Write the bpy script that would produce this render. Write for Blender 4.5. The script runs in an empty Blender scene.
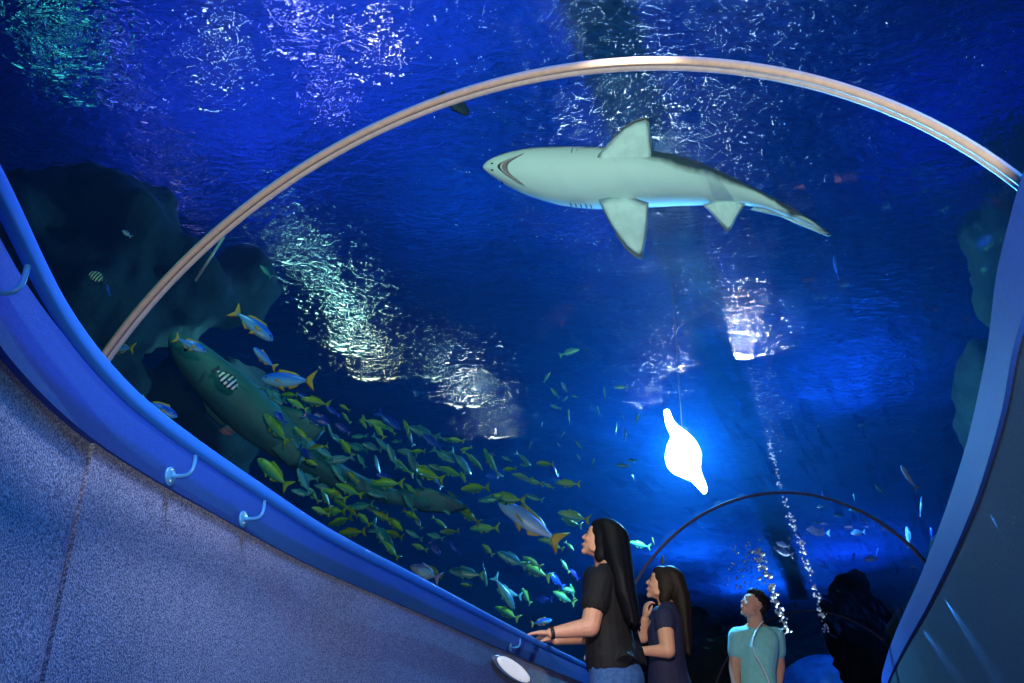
import bpy, bmesh, math, random
from mathutils import Vector, Matrix, noise
PI = math.pi
S = bpy.context.scene
C = S.collection

# ------------------------------------------------------------------ camera
F = 925.295; PITCH = 0.439572; ROLL = 0.0103; CAMZ = 0.3267
FW = Vector((0, math.cos(PITCH), math.sin(PITCH)))
_r = Vector((1, 0, 0)); _u = _r.cross(FW)
RT = math.cos(ROLL) * _r + math.sin(ROLL) * _u
UP = -math.sin(ROLL) * _r + math.cos(ROLL) * _u
EYE = Vector((0, 0, CAMZ))
cd = bpy.data.cameras.new('camera'); cam = bpy.data.objects.new('camera', cd); C.objects.link(cam)
cam.matrix_world = Matrix((
    (RT.x, UP.x, -FW.x, EYE.x), (RT.y, UP.y, -FW.y, EYE.y), (RT.z, UP.z, -FW.z, EYE.z), (0, 0, 0, 1)))
cd.sensor_width = 36.0; cd.lens = F / 1024 * 36.0; cd.clip_start = 0.02; cd.clip_end = 200
S.camera = cam

# ------------------------------------------------------------------ world, exposure
ZS = 5.2          # height of the water surface
ZC = 8.4          # ceiling of the hall above the tank
w = bpy.data.worlds.new('world'); S.world = w; w.use_nodes = True
bg = w.node_tree.nodes['Background']; bg.inputs[0].default_value = (0.003, 0.050, 0.28, 1); bg.inputs[1].default_value = 0.6
S.view_settings.view_transform = 'Standard'; S.view_settings.look = 'None'
S.view_settings.exposure = 0.0; S.view_settings.gamma = 1.0; S.view_settings.use_curve_mapping = False
S.cycles.caustics_reflective = False; S.cycles.caustics_refractive = False
S.cycles.max_bounces = 12; S.cycles.transparent_max_bounces = 16; S.cycles.volume_bounces = 0
S.cycles.sample_clamp_indirect = 4.0

def at(px, py, d):
    """the world point at depth d on the sight line through a pixel of the photograph"""
    return EYE + d * (FW + (px - 512) / F * RT - (py - 341.5) / F * UP)

def lamp(name, kind, loc, color, energy, size=0.1, target=None, angle=60, blend=0.5, size_y=None):
    l = bpy.data.lights.new(name, kind); l.color = color; l.energy = energy
    if kind == 'AREA':
        l.size = size
        if size_y: l.shape = 'RECTANGLE'; l.size_y = size_y
    else: l.shadow_soft_size = size
    if kind == 'SPOT': l.spot_size = math.radians(angle); l.spot_blend = blend
    o = bpy.data.objects.new(name, l); C.objects.link(o); o.location = loc
    if target is not None:
        o.rotation_euler = (Vector(target) - Vector(loc)).to_track_quat('-Z', 'Y').to_euler()
    return o

# white light over the walkway (falls on the carpeted wall from high up, shaded by the handrail)
lamp('overhead_spot', 'SPOT', (-0.40, 1.45, 2.26), (0.70, 0.76, 1.0), 95, 0.07, (-0.76, 1.85, 0.30), 84, 1.0)
# the photographer's flash
lamp('camera_flash', 'SPOT', (0.10, -0.06, 0.46), (1.0, 0.88, 0.74), 230, 0.03, EYE + FW*5 + RT*0.5 + UP*0.2, 79, 0.9)
# warm fill light added over the visitors, not a known fixture
lamp('visitor_fill', 'SPOT', (0.15, 1.35, 2.25), (1.0, 0.84, 0.74), 420, 0.05, (0.95, 6.2, 1.20), 34, 0.7)
# added unseen fills: blue on both walls, white on the shark, green on the shoal
lamp('fill_blue', 'SPOT', (2.3, 0.3, 5.0), (0.03, 0.24, 1.0), 900, 0.45, (-0.8, 2.6, 0.8), 60, 0.8)
lamp('fill_blue', 'SPOT', (-2.4, 0.2, 5.0), (0.02, 0.20, 1.0), 330, 0.3, (1.3, 3.0, 0.9), 50, 0.8)
lamp('fill_white', 'SPOT', (0.3, 0.6, 2.62), (0.62, 1.0, 0.92), 560, 0.03, at(630, 195, 6.4), 36, 0.5)
lamp('fill_green', 'SPOT', (-1.0, 2.6, 5.0), (0.25, 1.0, 0.8), 150, 0.02, (-1.3, 5.2, 1.5), 90, 0.7)

# ------------------------------------------------------------------ node helpers
def mat(name):
    m = bpy.data.materials.new(name); m.use_nodes = True
    nt = m.node_tree; nt.nodes.clear()
    out = nt.nodes.new('ShaderNodeOutputMaterial')
    return m, nt, out
def nd(nt, t, **kw):
    n = nt.nodes.new(t)
    for k, v in kw.items():
        if k in n.inputs.keys() or isinstance(k, int): n.inputs[k].default_value = v
        else: setattr(n, k, v)
    return n
def pbr(name, col, rough=0.5, metal=0.0, noise_amt=0.0, noise_scale=30, bump=0.0, bump_scale=60, spec=0.5, col2=None, emit=None):
    m, nt, out = mat(name)
    b = nt.nodes.new('ShaderNodeBsdfPrincipled')
    b.inputs['Base Color'].default_value = (*col, 1); b.inputs['Roughness'].default_value = rough
    b.inputs['Metallic'].default_value = metal; b.inputs['Specular IOR Level'].default_value = spec
    nt.links.new(b.outputs[0], out.inputs[0])
    tc = nt.nodes.new('ShaderNodeTexCoord')
    if noise_amt or col2:
        n = nt.nodes.new('ShaderNodeTexNoise'); n.inputs['Scale'].default_value = noise_scale; n.inputs['Detail'].default_value = 4
        nt.links.new(tc.outputs['Object'], n.inputs['Vector'])
        r = nt.nodes.new('ShaderNodeValToRGB')
        c2 = col2 or tuple(min(1, c * (1 + noise_amt)) for c in col)
        c1 = col if col2 else tuple(c * (1 - noise_amt) for c in col)
        r.color_ramp.elements[0].color = (*c1, 1); r.color_ramp.elements[1].color = (*c2, 1)
        r.color_ramp.elements[0].position = 0.35; r.color_ramp.elements[1].position = 0.65
        nt.links.new(n.outputs[0], r.inputs[0]); nt.links.new(r.outputs[0], b.inputs['Base Color'])
    if bump:
        n = nt.nodes.new('ShaderNodeTexNoise'); n.inputs['Scale'].default_value = bump_scale; n.inputs['Detail'].default_value = 5
        nt.links.new(tc.outputs['Object'], n.inputs['Vector'])
        bp = nt.nodes.new('ShaderNodeBump'); bp.inputs['Strength'].default_value = bump; bp.inputs['Distance'].default_value = 0.02
        nt.links.new(n.outputs[0], bp.inputs['Height']); nt.links.new(bp.outputs[0], b.inputs['Normal'])
    if emit:
        b.inputs['Emission Color'].default_value = (*emit[0], 1); b.inputs['Emission Strength'].default_value = emit[1]
    return m

# ------------------------------------------------------------------ mesh helpers
def link(name, verts, faces, m, parent=None, smooth=True, loc=None, kind=None):
    me = bpy.data.meshes.new(name); 
    if loc is not None: verts = [Vector(v) - Vector(loc) for v in verts]
    me.from_pydata([tuple(v) for v in verts], [], faces); me.update()
    if smooth: me.polygons.foreach_set('use_smooth', [True] * len(me.polygons))
    for x in (m if isinstance(m, (list, tuple)) else [m]): me.materials.append(x)
    o = bpy.data.objects.new(name, me); C.objects.link(o)
    if loc is not None: o.location = loc
    if parent: o.parent = parent
    if kind: o['kind'] = kind
    return o
def tag(o, label, cat, group=None, kind=None):
    o['label'] = label; o['category'] = cat
    if group: o['group'] = group
    if kind: o['kind'] = kind
    return o
def empty(name, loc, label, cat, group=None, rz=0):
    o = bpy.data.objects.new(name, None); C.objects.link(o); o.location = loc; o.rotation_euler = (0, 0, rz)
    o.empty_display_size = 0.1
    return tag(o, label, cat, group)
class MB:
    def __init__(s): s.v = []; s.f = []
    def grid(s, rows, closed=False, cap=False):
        n = len(rows[0]); b = len(s.v)
        for r in rows: s.v += [Vector(p) for p in r]
        for i in range(len(rows) - 1):
            for j in range(n if closed else n - 1):
                k = (j + 1) % n
                s.f.append((b + i*n + j, b + i*n + k, b + (i+1)*n + k, b + (i+1)*n + j))
        if cap:
            s.f.append(tuple(b + j for j in reversed(range(n)))); s.f.append(tuple(b + (len(rows)-1)*n + j for j in range(n)))
    def tube(s, pts, rad, n=10, flat=1.0, ref=Vector((0, 0, 1))):
        pts = [Vector(p) for p in pts]; rows = []
        for i, p in enumerate(pts):
            t = (pts[min(i+1, len(pts)-1)] - pts[max(i-1, 0)]).normalized()
            a = t.cross(ref)
            if a.length < 1e-3: a = t.cross(Vector((0, 1, 0)))
            a.normalize(); b = a.cross(t)
            r = rad[i] if isinstance(rad, (list, tuple)) else rad
            rows.append([p + r * (math.cos(2*PI*k/n) * a + flat * math.sin(2*PI*k/n) * b) for k in range(n)])
        s.grid(rows, True, True)
    def ball(s, c, r, nu=12, nv=8):
        c = Vector(c); r = Vector(r) if hasattr(r, '__len__') else Vector((r, r, r)); rows = []
        for i in range(nv + 1):
            th = max(0.02, min(PI - 0.02, PI * i / nv))
            rows.append([c + Vector((r.x*math.sin(th)*math.cos(2*PI*k/nu), r.y*math.sin(th)*math.sin(2*PI*k/nu), r.z*math.cos(th))) for k in range(nu)])
        s.grid(rows, True, True)
    def box(s, c, d, rot=None):
        c = Vector(c); b = len(s.v)
        for x in (-1, 1):
            for y in (-1, 1):
                for z in (-1, 1):
                    q = Vector((x*d[0]/2, y*d[1]/2, z*d[2]/2))
                    s.v.append(c + (rot @ q if rot else q))
        for f in ((0,1,3,2),(4,6,7,5),(0,4,5,1),(2,3,7,6),(0,2,6,4),(1,5,7,3)): s.f.append(tuple(b + i for i in f))
    def build(s, name, m, parent=None, **k): return link(name, s.v, s.f, m, parent, **k)

def catmull(pts, n=6):
    pts = [Vector(p) for p in pts]; out = []
    for i in range(len(pts) - 1):
        p0 = pts[i-1] if i else 2*pts[0] - pts[1]; p1 = pts[i]; p2 = pts[i+1]
        p3 = pts[i+2] if i + 2 < len(pts) else 2*pts[-1] - pts[-2]
        for k in range(n):
            t = k / n
            out.append(0.5 * (2*p1 + (p2 - p0)*t + (2*p0 - 5*p1 + 4*p2 - p3)*t*t + (3*p1 - p0 - 3*p2 + p3)*t**3))
    out.append(pts[-1]); return out

# ------------------------------------------------------------------ materials
M = {}
def carpet():
    m, nt, out = mat('blue_grey_carpet'); b = nt.nodes.new('ShaderNodeBsdfPrincipled'); nt.links.new(b.outputs[0], out.inputs[0])
    tc = nt.nodes.new('ShaderNodeTexCoord')
    n = nd(nt, 'ShaderNodeTexNoise', Scale=260.0, Detail=3.0); nt.links.new(tc.outputs['Object'], n.inputs['Vector'])
    n2 = nd(nt, 'ShaderNodeTexNoise', Scale=5.0, Detail=3.0); nt.links.new(tc.outputs['Object'], n2.inputs['Vector'])
    r = nt.nodes.new('ShaderNodeValToRGB'); e = r.color_ramp.elements
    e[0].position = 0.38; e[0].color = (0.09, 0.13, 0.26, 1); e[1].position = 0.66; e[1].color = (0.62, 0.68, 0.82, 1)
    nt.links.new(n.outputs[0], r.inputs[0]); 
    mx = nd(nt, 'ShaderNodeMix', data_type='RGBA', blend_type='MULTIPLY'); mx.inputs[0].default_value = 0.35
    nt.links.new(r.outputs[0], mx.inputs[6]); nt.links.new(n2.outputs[0], mx.inputs[7]); nt.links.new(mx.outputs[2], b.inputs['Base Color'])
    b.inputs['Roughness'].default_value = 0.95
    bp = nd(nt, 'ShaderNodeBump', Strength=0.5, Distance=0.004); nt.links.new(n.outputs[0], bp.inputs['Height']); nt.links.new(bp.outputs[0], b.inputs['Normal'])
    return m
M['carpet'] = carpet()
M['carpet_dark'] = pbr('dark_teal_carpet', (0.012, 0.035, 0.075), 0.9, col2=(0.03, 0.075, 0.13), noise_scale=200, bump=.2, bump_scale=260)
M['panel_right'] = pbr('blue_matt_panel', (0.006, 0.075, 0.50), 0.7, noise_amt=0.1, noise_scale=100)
M['panel'] = pbr('blue_painted_panel', (0.008, 0.075, 0.45), 0.75, noise_amt=0.12, noise_scale=180, bump=0.1, bump_scale=300)
M['rail'] = pbr('blue_rail_paint', (0.02, 0.20, 0.85), 0.6, spec=0.2)
M['bracket'] = pbr('blue_steel_bracket', (0.08, 0.42, 0.95), 0.3, metal=0.0)
M['screw'] = pbr('bright_screw', (0.8, 0.9, 1.0), 0.2, metal=0.6)
M['floor'] = pbr('dark_walkway_floor', (0.01, 0.03, 0.12), 0.4, noise_amt=0.3)
M['sill'] = pbr('dark_blue_sill', (0.01, 0.03, 0.10), 0.5, noise_amt=0.3)
M['ring_white'] = pbr('cream_joint_strip', (0.85, 0.72, 0.55), 0.35, noise_amt=0.06, noise_scale=40)
M['ring_grey'] = pbr('grey_joint_strip', (0.74, 0.76, 0.76), 0.35, noise_amt=0.06, noise_scale=40)
M['ring_dark'] = pbr('dark_joint_groove', (0.12, 0.11, 0.16), 0.5)
M['rock'] = pbr('dark_tank_rock', (0.003, 0.009, 0.009), 0.9, col2=(0.010, 0.026, 0.018), noise_scale=2.5, bump=1.0, bump_scale=6)
M['reflection_beam'] = pbr('teal_reflection_band', (0.02, 0.10, 0.11), 0.7, noise_amt=0.6, noise_scale=3)
M['hall'] = pbr('dark_hall_ceiling', (0.008, 0.025, 0.08), 0.8, col2=(0.05, 0.12, 0.36), noise_scale=2.2)
M['steel'] = pbr('dark_steel', (0.03, 0.06, 0.07), 0.5)

def glass():
    m, nt, out = mat('curved_acrylic')
    t = nt.nodes.new('ShaderNodeBsdfTransparent'); t.inputs[0].default_value = (0.96, 0.985, 1, 1)
    g = nt.nodes.new('ShaderNodeBsdfGlossy'); g.inputs['Roughness'].default_value = 0.02; g.inputs[0].default_value = (0.8, 0.9, 1, 1)
    lw = nd(nt, 'ShaderNodeLayerWeight', Blend=0.12)
    mm = nd(nt, 'ShaderNodeMath', operation='MULTIPLY'); mm.inputs[1].default_value = 0.35; nt.links.new(lw.outputs['Fresnel'], mm.inputs[0])
    mx = nt.nodes.new('ShaderNodeMixShader'); nt.links.new(mm.outputs[0], mx.inputs[0]); nt.links.new(t.outputs[0], mx.inputs[1]); nt.links.new(g.outputs[0], mx.inputs[2])
    nt.links.new(mx.outputs[0], out.inputs[0]); return m
M['glass'] = glass()

def surface():
    m, nt, out = mat('rippled_water_surface')
    tc = nt.nodes.new('ShaderNodeTexCoord')
    def ns(scale, det, dist, sx, sy, rot):
        mp = nd(nt, 'ShaderNodeMapping'); mp.inputs['Scale'].default_value = (sx, sy, 1); mp.inputs['Rotation'].default_value = (0, 0, rot)
        nt.links.new(tc.outputs['Object'], mp.inputs[0])
        n = nd(nt, 'ShaderNodeTexNoise', Scale=scale, Detail=det, Distortion=dist, Roughness=0.55); nt.links.new(mp.outputs[0], n.inputs['Vector']); return n
    a = ns(1.1, 2, 0.6, 1, 1, 0.3); b = ns(7.0, 3, 0.9, 1, 1.6, 0.6)
    b1 = nd(nt, 'ShaderNodeBump', Strength=1.0, Distance=0.08); nt.links.new(a.outputs[0], b1.inputs['Height'])
    b2 = nd(nt, 'ShaderNodeBump', Strength=1.0, Distance=0.052); nt.links.new(b.outputs[0], b2.inputs['Height']); nt.links.new(b1.outputs[0], b2.inputs['Normal'])
    rf = nd(nt, 'ShaderNodeBsdfRefraction', IOR=1.33, Roughness=0.0); rf.inputs[0].default_value = (0.85, 0.95, 1, 1)
    gl = nd(nt, 'ShaderNodeBsdfGlossy', Roughness=0.0); gl.inputs[0].default_value = (0.8, 0.9, 1, 1)
    for x in (rf, gl): nt.links.new(b2.outputs[0], x.inputs['Normal'])
    mx = nt.nodes.new('ShaderNodeMixShader'); mx.inputs[0].default_value = 0.3
    nt.links.new(rf.outputs[0], mx.inputs[1]); nt.links.new(gl.outputs[0], mx.inputs[2]); nt.links.new(mx.outputs[0], out.inputs[0])
    return m
M['surface'] = surface()

# ------------------------------------------------------------------ the walkway
LP = [(-0.35, -2.6), (-0.40, -1.2), (-0.50, 0.1), (-0.56, 0.55), (-0.622, 0.922), (-0.70, 1.30), (-0.724, 1.60), (-0.705, 1.86), (-0.64, 2.25), (-0.527, 2.816), (-0.315, 3.55),
      (0.01, 4.70), (0.385, 5.95), (0.95, 7.7), (1.75, 9.8), (2.9, 12.2), (4.6, 15.0)]
RP = [(0.95, -2.6), (0.72, -1.2), (0.55, 0.2), (0.60, 0.75), (0.70, 1.10), (0.837, 1.438), (0.966, 1.776), (1.065, 2.051), (1.243, 2.574), (1.512, 3.396), (1.903, 4.634),
      (2.35, 6.0), (2.87, 7.49), (3.60, 9.3), (4.6, 11.3), (6.4, 14.2)]
LPC = catmull([(x, y, 0) for x, y in LP], 6); RPC = catmull([(x, y, 0) for x, y in RP], 6)
def offset(path, d):
    out = []
    for i, p in enumerate(path):
        t = (path[min(i+1, len(path)-1)] - path[max(i-1, 0)]).normalized()
        out.append(p + d * Vector((-t.y, t.x, 0)))
    return out
def wall_strip(path, z0, z1, side, thick, o0, o1=None):
    """side +1: the solid lies to the left of the path direction"""
    a = offset(path, side * o0); b = offset(path, side * (o0 + thick)); mb = MB()
    rows = [[p + Vector((0, 0, z0)), p + Vector((0, 0, z1)), q + Vector((0, 0, z1)), q + Vector((0, 0, z0))] for p, q in zip(a, b)]
    mb.grid(rows, True, True); return mb
Z = Vector((0, 0, 1))
OFFW = 0.07
i_seam = 6 * 6 + 2
seamL = LPC[:i_seam + 1]; seamR = LPC[i_seam:]
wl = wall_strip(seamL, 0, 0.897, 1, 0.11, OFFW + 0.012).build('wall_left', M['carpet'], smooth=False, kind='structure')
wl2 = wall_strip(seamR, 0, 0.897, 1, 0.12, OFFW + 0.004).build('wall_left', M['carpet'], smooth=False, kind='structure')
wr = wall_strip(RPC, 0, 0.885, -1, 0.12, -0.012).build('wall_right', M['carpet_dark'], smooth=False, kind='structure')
wall_strip(LPC, 0.897, 1.02, 1, 0.14, OFFW - 0.004).build('trim_left', M['panel'], smooth=False, kind='structure')
wall_strip(RPC, 0.885, 1.0, -1, 0.14, -0.02).build('trim_right', M['panel_right'], smooth=False, kind='structure')
# floor
mb = MB(); a = offset(LPC, 0.2); b = offset(RPC, -0.2); n = 60
def resamp(P, n):
    d = [0]
    for i in range(1, len(P)): d.append(d[-1] + (P[i] - P[i-1]).length)
    out = []; k = 0
    for j in range(n):
        t = d[-1] * j / (n - 1)
        while k < len(P) - 2 and d[k+1] < t: k += 1
        f = (t - d[k]) / max(1e-9, d[k+1] - d[k]); out.append(P[k].lerp(P[k+1], min(1, f)))
    return out
a = resamp(a, n); b = resamp(b, n)
mb.grid([[p, q, q - 0.2*Z, p - 0.2*Z] for p, q in zip(a, b)], True, True)
mb.build('floor', M['floor'], smooth=False, kind='structure')

# handrail on the left wall (one thing) with its brackets
def rail_mesh(path, off, z, wd, ht):
    P = offset(path, off); mb = MB(); rows = []
    for i, p in enumerate(P):
        t = (P[min(i+1, len(P)-1)] - P[max(i-1, 0)]).normalized(); nrm = Vector((-t.y, t.x, 0)); row = []
        for k in range(16):
            a = 2*PI*k/16; c, s = math.cos(a), math.sin(a)
            row.append(p + nrm * wd/2 * math.copysign(abs(c)**0.6, c) + Z * (z + ht/2 * math.copysign(abs(s)**0.6, s)))
        rows.append(row)
    mb.grid(rows, True, True); return mb
hr = empty('handrail', (-0.7, 1.6, 0.98), 'bright blue curved handrail along the carpeted wall beside the two women', 'handrail')
ho = rail_mesh(LPC, 0.011, 0.983, 0.021, 0.034).build('rail', M['rail'], loc=(-0.7, 1.6, 0.98)); ho.parent = hr; ho.location = (0, 0, 0)
def along(path, y):
    for i in range(len(path) - 1):
        if path[i].y <= y <= path[i+1].y:
            f = (y - path[i].y) / (path[i+1].y - path[i].y)
            return path[i].lerp(path[i+1], f), (path[i+1] - path[i]).normalized()
def bracket(y):
    p, t = along(LPC, y); nrm = Vector((-t.y, t.x, 0)); p = p + nrm * (OFFW - 0.004)
    base = Vector((-0.7, 1.6, 0.98)); q = p + Z * 0.920 - base
    mb = MB(); R = Matrix((t, Z, nrm)).transposed()
    rows = []
    for zz, r in ((0.0, 0.021), (0.004, 0.021), (0.006, 0.018)):
        rows.append([q - nrm*zz + (t*math.cos(2*PI*k/20)*r + Z*math.sin(2*PI*k/20)*r*1.0) for k in range(20)])
    mb.grid(rows, True, True)
    mb.tube(catmull([q - nrm*0.004, q - nrm*0.040 + Z*0.002, q - nrm*0.053 + Z*0.016, q - nrm*0.055 + Z*0.052], 4), 0.0045, 8)
    b = mb.build('bracket', M['bracket'], hr)
    for dz in (-0.012, 0.013):
        m2 = MB(); m2.ball(q - nrm*0.007 + Z*dz - t*0.004, (0.0035, 0.0035, 0.0035), 8, 6); m2.build('screw', M['screw'], b)
for y in (1.13, 1.97, 2.34, 4.90): bracket(y)
# two small snags of paint on the left wall panel are left to the material; oval wall light:
p, t = along(LPC, 4.92); nrm = Vector((-t.y, t.x, 0)); p = p + nrm*(OFFW - 0.006) + Z*0.815
wlamp = empty('wall_light', p, 'white oval step light in the blue wall under the hand of the woman in black', 'light')
mb = MB(); rows = []
for zz, r in ((0, 0.098), (0.012, 0.098), (0.018, 0.085)):
    rows.append([-nrm*zz + (t*3.4 - Z*.22)*math.cos(2*PI*k/32)*r + Z*math.sin(2*PI*k/32)*r*0.46 for k in range(32)])
mb.grid(rows, True, True); mb.build('bezel', M['screw'], wlamp)
mb = MB(); rows = []
for zz, r in ((0.0181, 0.088), (0.024, 0.07), (0.027, 0.03)):
    rows.append([-nrm*zz + (t*3.4 - Z*.22)*math.cos(2*PI*k/32)*r + Z*math.sin(2*PI*k/32)*r*0.46 for k in range(32)])
mb.grid(rows, True, True); mb.build('diffuser', pbr('lamp_diffuser', (0.9, 0.9, 0.9), 0.4, emit=((0.9, 0.93, 1.0), 0.55)), wlamp)

# ------------------------------------------------------------------ acrylic tunnel
W_, H_, E_, ZR = 1.728, 1.444, 1.9886, 0.9414
RING = [((-0.55, -3.0), 0.10), ((-0.2348, 2.4530), 0.4812), ((1.8456, 7.3330), 0.9670), ((3.863, 12.928), 0.978), ((5.8, 18.0), 0.98)]
def section(c, a, n=64, g=0.0):
    ac = Vector((math.cos(a), -math.sin(a), 0)); out = []
    for i in range(n + 1):
        t = PI * i / n; cx = math.cos(t); sx = math.sin(t)
        X = -(W_ + g) * math.copysign(abs(cx)**(2/E_), cx); Y = (H_ + g) * abs(sx)**(2/E_)
        out.append(Vector((c[0], c[1], ZR + Y)) + X * ac)
    return out
secs = []
for i in range(len(RING) - 1):
    (c0, a0), (c1, a1) = RING[i], RING[i+1]; rows = []
    for k in range(13):
        f = k / 12; c = (c0[0] + (c1[0]-c0[0])*f, c0[1] + (c1[1]-c0[1])*f); a = a0 + (a1 - a0) * f
        rows.append(section(c, a, 64, 0.02))
    mb = MB(); mb.grid(rows); mb.build('window_%d' % (i + 1), M['glass'], kind='structure')
    secs += rows if i == 0 else rows[1:]
# joint hoops
def hoop(idx, c, a, mats, wd):
    ac = Vector((math.cos(a), -math.sin(a), 0)); hd = Vector((math.sin(a), math.cos(a), 0))
    root = bpy.data.objects.new('trim_%d' % idx, None); C.objects.link(root); root.location = (c[0], c[1], ZR); root['kind'] = 'structure'
    base = Vector((c[0], c[1], ZR)); sec = section(c, a, 96)
    for nm, h0, h1, g, m in mats:
        rows = []
        for i, p in enumerate(sec):
            t = (sec[min(i+1, 96)] - sec[max(i-1, 0)]).normalized(); rad = hd.cross(t).normalized()
            if rad.dot(p - base) < 0: rad = -rad
            q = p - base
            rows.append([q + hd*h0*wd - rad*g*0.3, q + hd*(h0*.75+h1*.25)*wd - rad*g, q + hd*(h0*.25+h1*.75)*wd - rad*g, q + hd*h1*wd - rad*g*0.3, q + hd*h1*wd + rad*0.01, q + hd*h0*wd + rad*0.01])
        mb = MB(); mb.grid(rows, True, True); mb.build(nm, m, root)
    return root
hoop(1, *RING[1], [('joint_cover', 0.0, 0.46, 0.010, M['ring_white']), ('joint_groove', 0.46, 0.56, 0.003, M['ring_dark']), ('joint_seal', 0.56, 1.0, 0.010, M['ring_grey'])], 0.048)
hoop(2, *RING[2], [('joint_seal', 0, 1, 0.010, M['ring_dark'])], 0.03)
hoop(3, *RING[3], [('joint_seal', 0, 1, 0.010, M['ring_dark'])], 0.03)
# sills between the wall caps and the acrylic
for side, path, idx, sg in (('left', LPC, 0, 1), ('right', RPC, -1, -1)):
    base = resamp([Vector((s[idx].x, s[idx].y, 0)) for s in secs], 60); inner = resamp(offset(path, sg * 0.1), 60); mb = MB()
    mb.grid([[p + 0.95*Z, q + 0.95*Z, q + 0.4*Z, p + 0.4*Z] for p, q in zip(inner, base)], True, True)
    mb.build('trim_sill_' + side, M['sill'], smooth=False, kind='structure')

# ------------------------------------------------------------------ water surface, water, hall above
mb = MB(); xs = [-60, -30, -20, -12] + [-8 + .13*i for i in range(150)] + [15, 20, 30, 60]; ys = [-30, -20, -10] + [-6 + .13*i for i in range(240)] + [28, 34, 44, 60, 80]
mb.grid([[Vector((x, y, .060*noise.noise(Vector((x*1.0, y*1.0, .3))) + .026*noise.noise(Vector((x*2.3, y*2.3, 5.3))) + .010*noise.noise(Vector((x*4.7, y*4.7, 9.1))))) for y in ys] for x in xs])
ws = mb.build('water_surface', M['surface'], kind='structure'); ws.location = (0, 0, ZS)
if ws.data.polygons[500].normal.z > 0: ws.data.flip_normals()
mb = MB(); mb.box((0, 25, ZC + 0.1), (124, 112, 0.2)); mb.build('ceiling', M['hall'], smooth=False, kind='structure')
mb = MB(); mb.box((0, 25, -0.6), (124, 112, 0.3)); mb.build('tank_floor', M['rock'], smooth=False, kind='structure')

def volume():
    m, nt, out = mat('blue_water')
    v = nd(nt, 'ShaderNodeVolumePrincipled') if False else nt.nodes.new('ShaderNodeVolumePrincipled')
    v.inputs['Color'].default_value = (0.03, 0.30, 0.95, 1); v.inputs['Density'].default_value = 0.024
    v.inputs['Absorption Color'].default_value = (0.55, 0.85, 1, 1); v.inputs['Anisotropy'].default_value = 0.3
    nt.links.new(v.outputs[0], out.inputs['Volume']); return m
mb = MB(); mb.box((0, 25, (ZS - 0.12 - 0.4) / 2), (120, 108, ZS - 0.12 + 0.4))
inner = [[p for p in s] + [Vector((s[-1].x, s[-1].y, -0.2)), Vector((s[0].x, s[0].y, -0.2))] for s in secs]
k0 = len(mb.f); mb.grid(inner, True, True)
vb = mb.build('water_body', volume(), smooth=False, kind='structure')
bm = bmesh.new(); bm.from_mesh(vb.data); bm.faces.ensure_lookup_table()
# outer box outward, inner cavity facing the cavity
cav = [f for f in bm.faces if f.index >= k0]
bmesh.ops.recalc_face_normals(bm, faces=[f for f in bm.faces if f.index < k0]); bmesh.ops.recalc_face_normals(bm, faces=cav)
for f in cav: f.normal_flip()
bm.to_mesh(vb.data); bm.free()

# emitters added above the water, one for each sparkle seen through the ripples
def above(px, py, h):
    d = (at(px, py, 1) - EYE).normalized(); t = (ZS - CAMZ) / d.z; p = EYE + d * t
    hz = Vector((d.x, d.y, 0)); s = hz.length / 1.33; c = math.sqrt(1 - s*s); hz.normalize()
    return p + hz * (s / c * h) + Z * h
def add_glint(px, py, h, rx, ry, col, stren, label, rz=0.0):
    c = above(px, py, h); o = empty('glint', c, label, 'light', 'emitters added over the water for its sparkle')
    o.rotation_euler = (0, 0, rz)
    mb = MB(); mb.box((0, 0, 0.08), (2*rx + 0.06, 2*ry + 0.06, 0.14)); mb.tube([(0, 0, 0.1), (0, 0, ZC - c.z - 0.01)], 0.02, 8); mb.build('housing', M['steel'], o, smooth=False)
    m, nt, out = mat('glint_lens'); e = nd(nt, 'ShaderNodeEmission', Strength=stren); e.inputs[0].default_value = (*col, 1); nt.links.new(e.outputs[0], out.inputs[0])
    m.cycles.emission_sampling = 'NONE'
    mb = MB(); rows = []
    for z, f in ((0.0, 0.98), (-0.02, 0.9)):
        rows.append([Vector((rx*f*math.cos(2*PI*k/20), ry*f*math.sin(2*PI*k/20), z)) for k in range(20)])
    mb.grid(rows, True, True); mb.build('lens', m, o)
def pool(px, py, h, col, e, r=0.1):  # unseen point lights added to colour patches of the rippled water
    lamp('water_patch_fill', 'POINT', above(px, py, h), col, e, r)
HH = ZC - ZS
GC = (0.35, 1.0, 0.82)
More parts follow.
